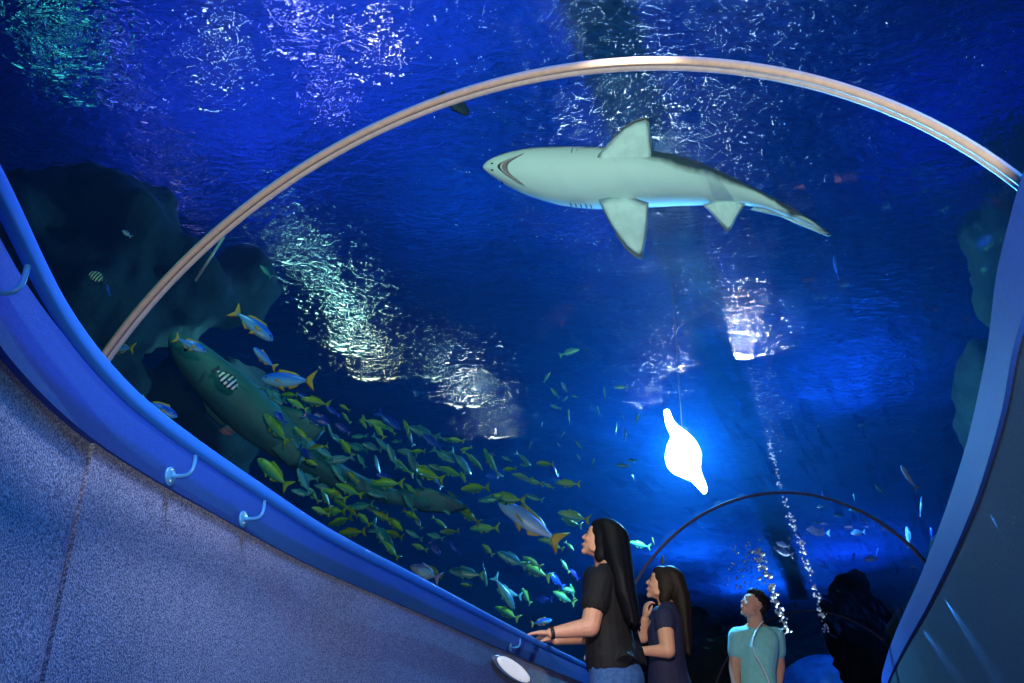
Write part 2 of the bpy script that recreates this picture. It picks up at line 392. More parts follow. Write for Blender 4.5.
for px, py, rx, col, st, lb in (
    (285, 238, .07, GC, 6, 'topmost floodlight of the green sparkle inside the near hoop'),
    (312, 268, .10, GC, 7, 'second highest floodlight of the green sparkle'),
    (338, 295, .12, GC, 14, 'brightest floodlight at the middle of the green sparkle'),
    (350, 330, .13, (.5, 1, .8), 14, 'floodlight in the lower middle of the green sparkle'),
    (372, 362, .10, (.7, 1, .7), 14, 'lowest floodlight of the green sparkle'),
    (440, 365, .07, (.5, 1, .9), 12, 'upper floodlight of the white sparkle over the shoal'),
    (468, 392, .10, (.7, 1, .95), 22, 'brightest floodlight of the white sparkle over the shoal'),
    (492, 428, .07, (.75, 1, .9), 20, 'lowest floodlight of the white sparkle over the shoal'),
    (744, 338, .07, (.85, .88, 1), 80, 'violet white floodlight beside the long gantry'),
    (736, 300, .03, (.85, .88, 1), 50, 'small floodlight higher up beside the long gantry'),
    (678, 352, .035, (.85, .9, 1), 60, 'small white floodlight right above the bright underwater lamp'),
    (652, 392, .03, (.8, .95, 1), 60, 'small floodlight just above the bright underwater lamp'),
    (732, 385, .07, (.45, .8, .9), 7, 'first of three dim glints on the long gantry'),
    (745, 415, .09, (.45, .8, .9), 8, 'second of three dim glints on the long gantry'),
    (755, 445, .09, (.45, .8, .9), 8, 'third of three dim glints on the long gantry'),
    (378, 32, .05, (.75, .8, 1), 18, 'white floodlight topmost over the violet patch of water'),
    (222, 42, .035, (.6, 1, .95), 18, 'small white green floodlight near the upper corner'),
    (210, 65, .02, (.6, 1, .9), 14, 'smallest white green floodlight near the upper corner')):
    add_glint(px, py, 2.4, rx*.6, rx*.8, col, st*1.6, lb)
for px, py, rx, col, st, lb in ((40, 25, .10, (.04, .5, .6), 2.2, 'teal floodlight nearest the corner over the dark water'), (80, 20, .10, (.04, .5, .6), 2.2, 'teal floodlight next to the one nearest the corner'),
                            (62, 58, .08, (.04, .45, .6), 2.0, 'lower teal floodlight over the dark water'), (130, 62, .09, (.12, .22, 1), 2.6, 'blue floodlight beside the three teal ones'),
                            (165, 150, .05, (.3, .3, 1), 2.0, 'violet floodlight over the top of the rock pillar'), (190, 205, .05, (.3, .3, 1), 2.0, 'violet floodlight just outside the near hoop')):
    add_glint(px, py, 2.4, rx, rx*1.2, col, st, lb)
for px, py, col, e in ((330, 60, (0.06, 0.12, 1), 170), (250, 120, (0.05, 0.10, 1), 130), (210, 180, (0.05, 0.12, 1), 40), (150, 70, (0.05, 0.08, 1), 14),
                       (420, 20, (0.02, 0.16, 1), 60), (560, 60, (0.01, 0.14, 0.6), 40), (740, 60, (0.01, 0.05, 1), 10), (600, 250, (0.005, 0.13, 0.8), 55), (850, 400, (0.01, 0.17, 1), 170),
                       (960, 150, (0.01, 0.015, 1), 40), (450, 230, (0.005, 0.16, 0.7), 50), (650, 440, (0.01, 0.2, 1), 60), (690, 560, (0.01, 0.24, 1), 420), (760, 590, (0.01, 0.2, 1), 700), (850, 560, (0.01, 0.12, 1), 350)):
    pool(px, py, HH - 0.8, col, e * 1.3, 0.0)
for px, py, e in ((300, 10, 2.5), (330, 90, 1.8)):
    pool(px, py, HH - 0.8, (0.25, 0.28, 1), e, 0.05)
# gantry shape added for the tunnel mirrored in the water surface
ga = above(575, -60, 0.5); gb = above(800, 600, 0.5); gd = (gb - ga).normalized(); gs = Vector((-gd.y, gd.x, 0))
gr = empty('reflection', (ga + gb)/2, 'long dark teal added gantry over the water, crossing behind the big shark', 'mirrored band')
gm = (ga + gb)/2; Lg = (gb - ga).length/2
mb = MB(); mb.grid([[gd*t + gs*.26 + Z*.02, gd*t - gs*.26 + Z*.02, gd*t - gs*.26 + Z*.09, gd*t + gs*.26 + Z*.09] for t in [Lg*(-1 + .1*i) for i in range(21)]], True, True); mb.build('reflection_band', M['reflection_beam'], gr, smooth=False)
for s_ in (1, -1):
    mb = MB(); mb.grid([[gd*t + gs*(.26*s_ - .02) - Z*.03, gd*t + gs*(.26*s_ + .02) - Z*.03, gd*t + gs*(.26*s_ + .02) + Z*.12, gd*t + gs*(.26*s_ - .02) + Z*.12] for t in [Lg*(-1 + .1*i) for i in range(21)]], True, True); mb.build('reflection_beam', M['steel'], gr, smooth=False)
for i in range(8):
    mb = MB(); q = gd*Lg*(-.9 + .25*i); mb.tube([q + Z*.1, q + Z*(ZC - gm.z - .01)], .02, 8); mb.build('reflection_hanger', M['steel'], gr)
lamp('band_fill', 'SPOT', above(660, 200, .1) - Vector((1.2, 0, 0)), (0.2, 1, 0.8), 26, 0.0, above(640, 120, 0.5), 120, .5)  # fill light added to tint the teal band
# the bright lamp in the water
BL = at(684, 452, 9.0)
bl = empty('underwater_lamp', BL, 'dazzling white underwater lamp with a blue halo, hanging near the second hoop', 'light')
m, nt, out = mat('flare_lens'); e = nd(nt, 'ShaderNodeEmission', Strength=40.0); e.inputs[0].default_value = (0.55, 0.85, 1, 1); nt.links.new(e.outputs[0], out.inputs[0]); m.cycles.emission_sampling = 'NONE'
aim = (EYE - BL).normalized(); sx = aim.cross(Z).normalized(); sz = sx.cross(aim)
mb = MB()
OL = catmull([(px, py, 0) for px, py in [(667, 410), (672, 409), (677, 422), (688, 432), (697, 443), (701, 456), (699, 470), (704, 488), (700, 494), (690, 482), (680, 477), (669, 470), (665, 458), (668, 444), (672, 436), (668, 424), (667, 410)]], 3)[:-1]  # bright flare of the lamp shaped into the lens outline
mb.grid([[-sx*(px - 684)*9/F*q - sz*(py - 452)*9/F*q + aim*h for px, py, _z in OL] for q, h in ((1, 0), (.9, .03), (.5, .05))], True, True)
mb.build('lens', m, bl)
mb = MB(); mb.grid([[sx*.11*math.cos(2*PI*k/24)*q + (sz*.25*math.sin(2*PI*k/24) - sx*.06*math.sin(2*PI*k/24))*q - aim*h for k in range(24)] for q, h in ((.98, .005), (1, .08), (.6, .2), (.2, .24))], True, True); mb.build('housing', M['steel'], bl)
mb = MB(); mb.tube([-aim*.15 + sz*.1, -aim*.15 + Z*(ZS - BL.z - .02)], .008, 6); mb.build('cable', M['steel'], bl)
lamp('lamp_glow', 'POINT', BL + aim*.12, (0.08, 0.48, 1.0), 760, 0.0)
for a_, el in ((205, 500), (222, 420), (240, 420), (262, 600), (15, 420), (350, 380), (95, 500), (160, 300)):
    dd = sx*math.cos(math.radians(a_)) + sz*math.sin(math.radians(a_)) + aim*.25
    lamp('lamp_ray', 'SPOT', BL + aim*.12, (0.15, 0.65, 1.0), el*6, 0.0, BL + aim*.12 + dd, 9, 1.0)
# dark rockwork of the tank
def rock(name, label, pts, seed, rough=.28):
    """a mass of rock: (px, py, depth, radius m) lumps joined into one rugged body"""
    c = at(*pts[0][:3]); mb = MB()
    for px, py, d, r in pts: mb.ball(at(px, py, d) - c, r, 28, 20)
    o = mb.build(name, M['rock']); o.location = c; tag(o, label, 'rock')
    r_ = o.modifiers.new('remesh', 'REMESH'); r_.mode = 'VOXEL'; r_.voxel_size = .07; r_.use_smooth_shade = True
    tx = bpy.data.textures.new('rock_relief', 'CLOUDS'); tx.noise_scale = .55; tx.noise_depth = 4
    dm = o.modifiers.new('relief', 'DISPLACE'); dm.texture = tx; dm.strength = rough*2; dm.texture_coords = 'LOCAL'; return o
rock('rock_pillar', 'black green rock pillar rising by the curved handrail, outside the near hoop', [(60, 420, 8, .8), (80, 300, 8.2, .75), (115, 235, 8.4, .6), (40, 240, 8.2, .6), (165, 290, 8.6, .55), (200, 420, 8.8, .6), (95, 185, 8.6, .35), (235, 290, 9, .35)], 1)
rock('rock_wall', 'dark rock wall behind the blue rail of the dim carpeted side, reaching to the surface', [(1060, 420, 9, .9), (1050, 250, 9, .8), (1075, 100, 9, .9), (1010, 560, 9.5, .7), (960, 640, 10, .7)], 2)
rock('reef_rock', 'low dark reef rock in the far water, between the woman in navy and the man', [(700, 668, 16, .8), (730, 690, 15, .8), (675, 650, 17, .8), (650, 640, 17, .9)], 3)
rock('reef_rock', 'dark greenish reef rock rising behind the third hoop beside the man', [(858, 625, 16, .6), (850, 590, 16.3, .35), (880, 660, 15.5, .7), (905, 660, 15, .5)], 4)

o = rock('reef_mound', 'smooth rounded blue lit mound at the far end of the tunnel beside the man', [(828, 712, 21, 1.25), (800, 716, 21, .9), (858, 716, 21, .9)], 5, .04)
o.data.materials[0] = pbr('blue_lit_mound', (0.03, 0.16, 0.55), 0.5, noise_amt=.3, noise_scale=4)  # blue lighting on the rock put into its colour

# haze volume added to give the bright lamp its soft halo
m, nt, out = mat('halo_scatter'); tc = nt.nodes.new('ShaderNodeTexCoord')
ln = nd(nt, 'ShaderNodeVectorMath', operation='LENGTH'); nt.links.new(tc.outputs['Object'], ln.inputs[0])
mr = nd(nt, 'ShaderNodeMapRange'); mr.inputs['From Min'].default_value = 1.0; mr.inputs['From Max'].default_value = 0.0; nt.links.new(ln.outputs['Value'], mr.inputs[0])
pw = nd(nt, 'ShaderNodeMath', operation='POWER'); pw.inputs[1].default_value = 2.0; nt.links.new(mr.outputs[0], pw.inputs[0])
mu = nd(nt, 'ShaderNodeMath', operation='MULTIPLY'); mu.inputs[1].default_value = 4.5; nt.links.new(pw.outputs[0], mu.inputs[0])
pv = nt.nodes.new('ShaderNodeVolumePrincipled'); pv.inputs['Color'].default_value = (0.6, 0.88, 1, 1); nt.links.new(mu.outputs[0], pv.inputs['Density']); nt.links.new(pv.outputs[0], out.inputs['Volume'])
mb = MB(); mb.ball((0, 0, 0), 1.0, 24, 16); hz = mb.build('halo_haze', m); hz.location = BL; hz.scale = (1.15, 1.15, 1.25)
tag(hz, 'haze added as the halo round the dazzling underwater lamp', 'haze', kind='stuff')
lamp('sparkle_fill', 'SPOT', at(812, 690, 10.3), (0.65, 0.85, 1.0), 800, 0.02, at(785, 500, 10.3), 40, 0.8)  # fill light added to brighten the white spheres
lamp('mound_fill', 'SPOT', at(830, 560, 19.5), (0.05, 0.35, 1.0), 200, 0.02, at(828, 690, 21), 70, 0.8)  # fill light added to tint the mound
mb = MB(); c = at(195, 281, 5.5); mb.tube([Vector((0, 0, 0)), at(224, 237, 5.5) - c], .008, 8)  # pale line, taken for a mirror image, modelled as a thin tube
o = mb.build('streak', pbr('pale_streak', (.35, .45, .45), .3)); o.location = c; tag(o, 'thin pale rod slanting just inside the near hoop', 'streak')

# added unseen spots laying light streaks down the dark carpet of the right wall
def hit_right(px, py):
    d = at(px, py, 1) - EYE
    for p, q in zip(RPC[:-1], RPC[1:]):
        n_ = Vector((-(q-p).y, (q-p).x, 0)); den = d.dot(n_)
        if abs(den) < 1e-6: continue
        t_ = (p - Vector((0, 0, 0))).dot(n_)/den; h_ = EYE*0 + d*t_; f_ = (h_ - p).dot(q-p)/(q-p).length_squared
        if t_ > 0 and -.01 <= f_ <= 1.01: return Vector((h_.x, h_.y, CAMZ + d.z*t_)), n_.normalized()
for a_, b_, e_ in (((944, 592), (1000, 676), 1.4), ((922, 625), (965, 682), 1.0), ((990, 500), (1020, 560), .5)):
    (p_, n_), (q_, _n) = hit_right(*a_), hit_right(*b_)
    v_ = (q_ - p_).normalized()
    lamp('streak_spot', 'SPOT', p_ + n_*.02 + v_*.03, (0.03, 0.25, 1.0), e_*12, 0.002, q_ - n_*.01, 7, .9)

# ------------------------------------------------------------------ creatures
def countershade(name, back, belly, lo, hi, rough=0.45, spots=0.0, bars=None, axis=2, spec=0.4):
    """the animal's own colouring: back colour above, belly colour below, in its local frame"""
    m, nt, out = mat(name); b = nt.nodes.new('ShaderNodeBsdfPrincipled'); nt.links.new(b.outputs[0], out.inputs[0])
    b.inputs['Roughness'].default_value = rough; b.inputs['Specular IOR Level'].default_value = spec
    tc = nt.nodes.new('ShaderNodeTexCoord'); sp = nt.nodes.new('ShaderNodeSeparateXYZ'); nt.links.new(tc.outputs['Object'], sp.inputs[0])
    n = nd(nt, 'ShaderNodeTexNoise', Scale=6.0, Detail=4.0); nt.links.new(tc.outputs['Object'], n.inputs['Vector'])
    a = nd(nt, 'ShaderNodeMath', operation='MULTIPLY_ADD'); nt.links.new(n.outputs[0], a.inputs[0]); a.inputs[1].default_value = (hi - lo) * 0.6; nt.links.new(sp.outputs[axis], a.inputs[2])
    mr = nd(nt, 'ShaderNodeMapRange'); mr.inputs['From Min'].default_value = lo + (hi-lo)*0.3; mr.inputs['From Max'].default_value = hi + (hi-lo)*0.3; nt.links.new(a.outputs[0], mr.inputs[0])
    mx = nd(nt, 'ShaderNodeMix', data_type='RGBA'); nt.links.new(mr.outputs[0], mx.inputs[0]); mx.inputs[6].default_value = (*belly, 1); mx.inputs[7].default_value = (*back, 1)
    last = mx.outputs[2]
    if bars:
        col, freq, th = bars
        s = nd(nt, 'ShaderNodeMath', operation='MULTIPLY'); s.inputs[1].default_value = freq; nt.links.new(sp.outputs[0], s.inputs[0])
        s2 = nd(nt, 'ShaderNodeMath', operation='SINE'); nt.links.new(s.outputs[0], s2.inputs[0])
        s3 = nd(nt, 'ShaderNodeMath', operation='GREATER_THAN'); s3.inputs[1].default_value = th; nt.links.new(s2.outputs[0], s3.inputs[0])
        m2 = nd(nt, 'ShaderNodeMix', data_type='RGBA'); nt.links.new(s3.outputs[0], m2.inputs[0]); nt.links.new(last, m2.inputs[6]); m2.inputs[7].default_value = (*col, 1); last = m2.outputs[2]
    nt.links.new(last, b.inputs['Base Color'])
    if spots:
        bp = nd(nt, 'ShaderNodeBump', Strength=spots, Distance=0.02); nt.links.new(n.outputs[0], bp.inputs['Height']); nt.links.new(bp.outputs[0], b.inputs['Normal'])
    return m
def fin_mesh(mb, outline, thick, plane, base_off=None):
    """a fin with a thick middle and thin edges; outline in 2-D, plane = (origin, e1, e2, normal)"""
    o, e1, e2, nn = plane; n = len(outline); cx = sum(p[0] for p in outline)/n; cy = sum(p[1] for p in outline)/n
    def P(x, y, h): return o + e1*x + e2*y + nn*h
    k = len(mb.v)
    for x, y in outline: mb.v.append(P(x, y, 0))
    for sgn in (1, -1):
        for f, h in ((0.72, 0.8), (0.35, 1.0)):
            for x, y in outline: mb.v.append(P(cx + (x-cx)*f, cy + (y-cy)*f, sgn*h*thick/2))
    def ring(a, b, flip):
        for i in range(n):
            j = (i+1) % n; q = (k+a*n+i, k+a*n+j, k+b*n+j, k+b*n+i); mb.f.append(q[::-1] if flip else q)
    ring(0, 1, False); ring(1, 2, False); mb.f.append(tuple(k+2*n+i for i in range(n)))
    ring(0, 3, True); ring(3, 4, True); mb.f.append(tuple(k+4*n+i for i in reversed(range(n))))
M['eye'] = pbr('dark_eye', (0.005, 0.006, 0.008), 0.15)
M['eye_ring'] = pbr('pale_eye_ring', (0.55, 0.6, 0.4), 0.3)
X3 = Vector((1, 0, 0)); Y3 = Vector((0, 1, 0)); Z3 = Vector((0, 0, 1)); O3 = Vector((0, 0, 0))

def fish_body(hr, wr, prof, bend=0.0):
    mb = MB(); rows = []
    for x, top, bot, wd in prof:
        yo = bend * (0.5 - x)**2
        rows.append([Vector((x, yo + wr*wd*math.cos(2*PI*k/14)*(1 if abs(math.sin(2*PI*k/14)) < 0.9 else .8), hr*(top if math.sin(2*PI*k/14) > 0 else bot)*math.sin(2*PI*k/14))) for k in range(14)])
    mb.grid(rows, True, True); return mb
PROF = [(0.5, .05, .05, .08), (0.475, .16, .15, .3), (0.42, .30, .28, .6), (0.34, .41, .37, .85), (0.22, .5, .46, 1.0), (0.08, .5, .48, .98), (-0.06, .42, .42, .8), (-0.18, .29, .29, .52), (-0.27, .15, .15, .28), (-0.33, .09, .09, .15), (-0.36, .10, .10, .08)]
TAIL_FORK = [(-0.32, .05), (-0.40, .13), (-0.50, .21), (-0.455, .08), (-0.43, 0.0), (-0.455, -.08), (-0.50, -.21), (-0.40, -.13), (-0.32, -.05)]
TAIL_FULL = [(-0.32, .05), (-0.40, .11), (-0.49, .14), (-0.50, 0.0), (-0.49, -.14), (-0.40, -.11), (-0.32, -.05)]
def make_fish(name, hr, wr, mbody, mfin, label, cat, group=None, tail=TAIL_FORK, dors=1.0, bend=0.12, mdors=None):
    r = bpy.data.objects.new(name, None); C.objects.link(r); r.empty_display_size = 0.1; tag(r, label, cat, group)
    fish_body(hr, wr, PROF, bend).build('body', mbody, r)
    def fin(nm, outl, pl, m, th=0.012):
        mb = MB(); fin_mesh(mb, outl, th, pl); mb.build(nm, m, r)
    yo = lambda x: bend * (0.5 - x)**2
    fin('tail_fin', [(x, z*(hr/0.3)**.5) for x, z in tail], (Vector((0, yo(-.40), 0)), X3, Z3, Y3), mfin)
    fin('dorsal_fin', [(.26, .46*hr), (.20, .46*hr + .07*dors), (.06, .46*hr + .05*dors), (-.08, .36*hr + .055*dors), (-.18, .28*hr + .03*dors), (-.20, .22*hr), (0, .40*hr)], (Vector((0, yo(0.05), 0)), X3, Z3, Y3), mdors or mfin)
    fin('anal_fin', [(.02, -.42*hr), (-.05, -.40*hr - .06*dors), (-.17, -.28*hr - .03*dors), (-.2, -.2*hr), (-.08, -.33*hr)], (Vector((0, yo(-.1), 0)), X3, Z3, Y3), mfin)
    for s in (1, -1):
        fin('pectoral_fin', [(.24, .0), (.20, .025), (.06, .02), (.04, -.01), (.10, -.05), (.2, -.03)], (Vector((0, s*wr*.95 + yo(.2), -.08*hr)), X3, Z3, (Y3 + X3*.3*s).normalized()), mfin, .006)
        fin('pelvic_fin', [(.18, 0), (.14, -.02), (.05, -.07), (.08, .01)], (Vector((0, s*wr*.4 + yo(.15), -.44*hr)), X3, Z3, (Y3 + Z3*.4*s).normalized()), mfin, .006)
        mb = MB(); mb.ball((.405, s*wr*.62 + yo(.4), .10*hr), (.018, .010, .018), 10, 6); mb.build('eye', M['eye'], r)
    return r
def dup(root):
    r = root.copy(); C.objects.link(r)
    for ch in root.children:
        c = ch.copy(); C.objects.link(c); c.parent = r
    return r
def pose(root, px, py, d, lenpx, ang, depth=0.0, roll=0.0, upv=None):
    """ang: heading on screen in degrees (0 right, 90 up); depth: how far the head points away from the viewer"""
    a = math.radians(ang); x = (math.cos(a)*RT + math.sin(a)*UP + depth*FW).normalized()
    up = upv or Vector((0, 0, 1)); z = up - x*up.dot(x)
    if z.length < .2: z = UP - x*UP.dot(x)
    z.normalize(); y = z.cross(x); z2 = z*math.cos(roll) + y*math.sin(roll); y2 = z2.cross(x)
    L = lenpx * d / F / max(.35, math.sqrt(max(.05, 1 - x.dot(FW)**2)))
    p = at(px, py, d)
    root.matrix_world = Matrix(((x.x*L, y2.x*L, z2.x*L, p.x), (x.y*L, y2.y*L, z2.y*L, p.y), (x.z*L, y2.z*L, z2.z*L, p.z), (0, 0, 0, 1)))
    return root
def kid_rename(root, base): pass

# --- the big pale shark overhead, seen from below
SD = 6.4; KS = SD / F / 2.77
def zl(zx, zy, h=0.0): return Vector(((440 - zx) * KS, (195 - zy) * KS, h))
def frame_root(name, px, py, d, label, cat, tilt=0.0):
    """local x to the photo's left, y up the photo, z (the back) away from the viewer"""
    X = -RT; Y = UP*math.cos(tilt) - FW*math.sin(tilt); Zz = X.cross(Y)
    r = bpy.data.objects.new(name, None); C.objects.link(r); tag(r, label, cat); p = at(px, py, d)
    r.matrix_world = Matrix(((X.x, Y.x, Zz.x, p.x), (X.y, Y.y, Zz.y, p.y), (X.z, Y.z, Zz.z, p.z), (0, 0, 0, 1))); return r
shark = frame_root('shark', 470 + 440/2.77, 110 + 195/2.77, SD, 'large shark with a white belly and open toothy mouth gliding overhead', 'shark', 0.12)
CL = [(35, 158, 3), (48, 158, 18), (75, 160, 33), (110, 166, 50), (160, 172, 67), (250, 184, 83), (340, 190, 87), (420, 191, 88), (500, 194, 85), (580, 200, 76), (640, 209, 64), (700, 219, 48), (745, 229, 36), (790, 243, 27), (840, 261, 22), (890, 283, 17), (940, 307, 12), (1000, 338, 4)]
def belly_z(h, s): return h * (0.95 if s > 0 else 0.78)
srows = []; NS = 28
for i, (zx, zy, hw) in enumerate(CL):
    c = zl(zx, zy); hw = hw * KS; tw = math.radians((6 + 50 * min(1, max(0, (zx-300)/250)))); row = []
    for k in range(NS):
        a = 2*PI*k/NS; yy = hw*math.cos(a); zz = belly_z(hw, math.sin(a)) * math.sin(a)
        row.append(c + Vector((0, yy*math.cos(tw) - zz*math.sin(tw)*-1*0 + zz*math.sin(tw), -yy*math.sin(tw)*1 + zz*math.cos(tw))))
    srows.append(row)
mb = MB(); mb.grid(srows, True, True)
def shark_skin():
    m, nt, out = mat('shark_skin'); b = nt.nodes.new('ShaderNodeBsdfPrincipled'); nt.links.new(b.outputs[0], out.inputs[0]); b.inputs['Roughness'].default_value = 0.6
    at_ = nt.nodes.new('ShaderNodeAttribute'); at_.attribute_name = 'back'
    tc = nt.nodes.new('ShaderNodeTexCoord'); n = nd(nt, 'ShaderNodeTexNoise', Scale=7.0, Detail=5.0); nt.links.new(tc.outputs['Object'], n.inputs['Vector'])
    a = nd(nt, 'ShaderNodeMath', operation='MULTIPLY_ADD'); nt.links.new(n.outputs[0], a.inputs[0]); a.inputs[1].default_value = 0.35; nt.links.new(at_.outputs['Fac'], a.inputs[2])
    r = nt.nodes.new('ShaderNodeValToRGB'); e = r.color_ramp.elements; e[0].position = 0.46; e[0].color = (0.60, 0.80, 0.80, 1); e[1].position = 0.64; e[1].color = (0.05, 0.075, 0.06, 1)
    nt.links.new(a.outputs[0], r.inputs[0]); nt.links.new(r.outputs[0], b.inputs['Base Color'])
    bp = nd(nt, 'ShaderNodeBump', Strength=0.15, Distance=0.02); nt.links.new(n.outputs[0], bp.inputs['Height']); nt.links.new(bp.outputs[0], b.inputs['Normal']); return m
M['shark'] = shark_skin()
sb = mb.build('body', M['shark'], shark)
def back_attr(o, vals):
    at_ = o.data.attributes.new('back', 'FLOAT', 'POINT'); at_.data.foreach_set('value', vals)
vals = []
for i, (zx, zy, hw) in enumerate(CL):
    for k in range(NS):
        s = math.sin(2*PI*k/NS); spot = 0.45*max(0, min(1, (zx - 790)/60)) * (0.5 + 0.5*math.sin(zx/17.0))
        vals.append(0.42 + 0.42*s + spot)
back_attr(sb, vals)
ms = sb.modifiers.new('sub', 'SUBSURF'); ms.levels = 1; ms.render_levels = 1
M['shark_fin'] = pbr('pale_shark_fin', (0.60, 0.80, 0.80), 0.6, noise_amt=0.1, noise_scale=12)
M['fin_edge'] = pbr('dusky_fin_edge', (0.10, 0.12, 0.10), 0.6)
def sfin(nm, pts, z0, slope, m=None, th=0.014, edge=None, droop=0.0, part=None):
    mb = MB(); k = []
    out = [((440-x)*KS, (195-y)*KS) for x, y in pts]
    fin_mesh(mb, out, th, (Vector((0, 0, z0)), X3, Y3, Z3))
    sg_ = 1 if out[0][1] > 0 else -1
    for i, v in enumerate(mb.v):
        dy = sg_*(v.y - out[0][1]); v.z += slope*dy if dy > 0 else -1.3*dy
    f = mb.build(nm, m or M['shark_fin'], shark)
    if edge:
        mb = MB(); mb.tube([Vector(((440-x)*KS, (195-y)*KS, z0 + slope*abs((195-y)*KS - out[0][1]))) for x, y in edge], [0.004] + [0.009]*(len(edge)-2) + [0.004], 8, 1.0); mb.build('fin_edge', M['fin_edge'], f)
sfin('pectoral_fin', [(338, 158), (350, 128), (385, 90), (420, 58), (450, 42), (475, 35), (486, 42), (490, 80), (497, 125), (495, 160), (430, 172)], -0.150, 0.06, edge=[(385, 88), (420, 57), (450, 40), (476, 33), (488, 44)])
sfin('pectoral_fin', [(352, 250), (375, 300), (400, 340), (430, 378), (455, 400), (468, 406), (477, 395), (484, 350), (488, 300), (488, 258), (420, 232)], -0.135, 0.06, edge=[(400, 343), (430, 381), (455, 402), (469, 408), (478, 395)])
sfin('pelvic_fin', [(640, 262), (665, 285), (690, 312), (712, 332), (722, 328), (735, 300), (752, 272), (760, 258), (700, 244)], -0.06, 0.06, edge=[(690, 313), (712, 333), (723, 328)])
sfin('pelvic_fin', [(645, 182), (668, 178), (700, 190), (735, 207), (780, 228), (795, 236), (760, 246), (700, 232)], -0.085, 0.06, th=0.02)
sfin('caudal_fin', [(880, 262), (930, 292), (975, 320), (1015, 345), (1000, 350), (950, 330), (905, 312), (870, 296), (830, 282), (780, 275), (800, 262)], 0.02, 0.0, m=M['shark'], th=0.02)
# dorsal fins stand on the back, away from the viewer
for zx, hgt in ((560, 0.26), (730, 0.16)):
    zc = [q for q in CL if q[0] >= zx][0]; c = zl(zx, zc[1]); mb = MB()
    fin_mesh(mb, [(.16, 0), (.06, hgt*.7), (-.06, hgt), (-.10, hgt*.5), (-.14, 0), (0, -.03)], .03, (c + Vector((0, 0, zc[2]*KS*.85)), X3, Z3, Y3)); mb.build('dorsal_fin', M['shark'], shark)
# mouth: crescent on the underside with teeth
def belly_pt(zx, u, lift=0.004):
    for i in range(len(CL)-1):
        if CL[i][0] <= zx <= CL[i+1][0]:
            f = (zx-CL[i][0])/(CL[i+1][0]-CL[i][0]); cy = CL[i][1]+(CL[i+1][1]-CL[i][1])*f; hw = (CL[i][2]+(CL[i+1][2]-CL[i][2])*f)*KS
            return Vector(((440-zx)*KS, (195-cy)*KS + u*hw, -0.78*hw*math.sqrt(max(0, 1-u*u)) - lift))
mb = MB(); rows = []
for i in range(17):
    u = -0.62 + 1.36*i/16; q = (u-0.06)/0.68; x0 = 86 + 62*abs(q)**2.4; wv = 15*max(0, 1-q*q)**.5 + 3
    rows.append([belly_pt(x0 - wv*.5, u, .006), belly_pt(x0 + wv*.3, u, .012), belly_pt(x0 + wv, u, .006), belly_pt(x0 + wv*.3, u, -.02)])
mb.grid(rows, True, True); mouth = mb.build('mouth', pbr('dark_mouth', (0.20, 0.15, 0.15), 0.6), shark)
mb = MB()
for i in range(1, 32):
    u = -0.58 + 1.28*i/32; q = (u-0.06)/0.68; x0 = 84 + 62*abs(q)**2.4; a = belly_pt(x0, u, .011); t = Vector((.0, .004, 0)); b = belly_pt(x0 + 6, u, .016)
    mb.tube([a, b], [0.0035, 0.0008], 5)
mb.build('teeth', pbr('teeth', (0.8, 0.8, 0.72), 0.4), mouth)
for s in (1, -1):
    for i in range(5):
        zx = 278 + i*14; mb = MB(); mb.tube([belly_pt(zx + q*1.5, (0.78+.05*q) if s > 0 else -(0.90+.03*q), .001) for q in (-2, -1, 0, 1, 2, 3)], [.001, .004, .005, .005, .004, .001], 6); mb.build('gill_slit', M['ring_dark'], shark)
    e = zl(88, 158) ; mb = MB(); mb.ball(belly_pt(92, s*0.93, 0) + Vector((0, 0, .02)), .013, 10, 8); mb.build('eye', M['eye'], shark)
    mb = MB(); mb.ball(belly_pt(62, s*0.35, 0), (.010, .006, .004), 8, 6); mb.build('nostril', M['eye'], shark)

# --- second shark, beside the railing, back towards us
def px_loft(root, pts, n=20, flat=0.85, inv=None):
    """pts: (px, py, depth, half width px)"""
    P = catmull([Vector((a, b, c)) for a, b, c, _ in pts], 4); Wd = catmull([Vector((h, 0, 0)) for *_, h in pts], 4)
    mb = MB(); rows = []
    Q = [at(*p) for p in P]
    for i, q in enumerate(Q):
        t = (Q[min(i+1, len(Q)-1)] - Q[max(i-1, 0)]).normalized(); v = FW - t*FW.dot(t); v.normalize(); s = t.cross(v); r = max(.003, Wd[i].x * P[i].z / F)
        rows.append([inv @ (q + r*(math.cos(2*PI*k/n)*s + flat*math.sin(2*PI*k/n)*v)) for k in range(n)])
    mb.grid(rows, True, True); return mb
SP_ = [(173, 332, 5.3, 3), (177, 341, 5.3, 10), (189, 354, 5.3, 17), (208, 373, 5.3, 21), (231, 394, 5.3, 24), (257, 418, 5.35, 24), (284, 440, 5.4, 20), (315, 463, 5.5, 15), (350, 482, 5.6, 11), (390, 496, 5.7, 8), (425, 503, 5.8, 6), (455, 505, 5.9, 3)]
def clear_of_tunnel0(q, m=0.35):
    best = min(secs, key=lambda s: ((s[0] + s[-1])/2 - Vector((q.x, q.y, s[0].z))).length)
    c = (best[0] + best[-1])/2; ax = (best[-1] - best[0]).normalized(); lat = abs((q - c).dot(ax))
    return lat > W_ + m if q.z < ZR else (lat/(W_ + m))**2 + ((q.z - ZR)/(H_ + m))**2 > 1
NSH = 0.0
while not all(clear_of_tunnel0(at(a, b, c + NSH)) for a, b, c, h in SP_): NSH += 0.05
print('NSH', NSH)
SP = [(a, b, c + NSH, h) for a, b, c, h in SP_]
nurse = bpy.data.objects.new('shark', None); C.objects.link(nurse); nurse.location = at(258, 420, 5.35 + NSH)
tag(nurse, 'green grey shark swimming low beside the blue handrail, tail curving into the shoal', 'shark')
bpy.context.view_layer.update(); ninv = Matrix.Translation(-nurse.location)
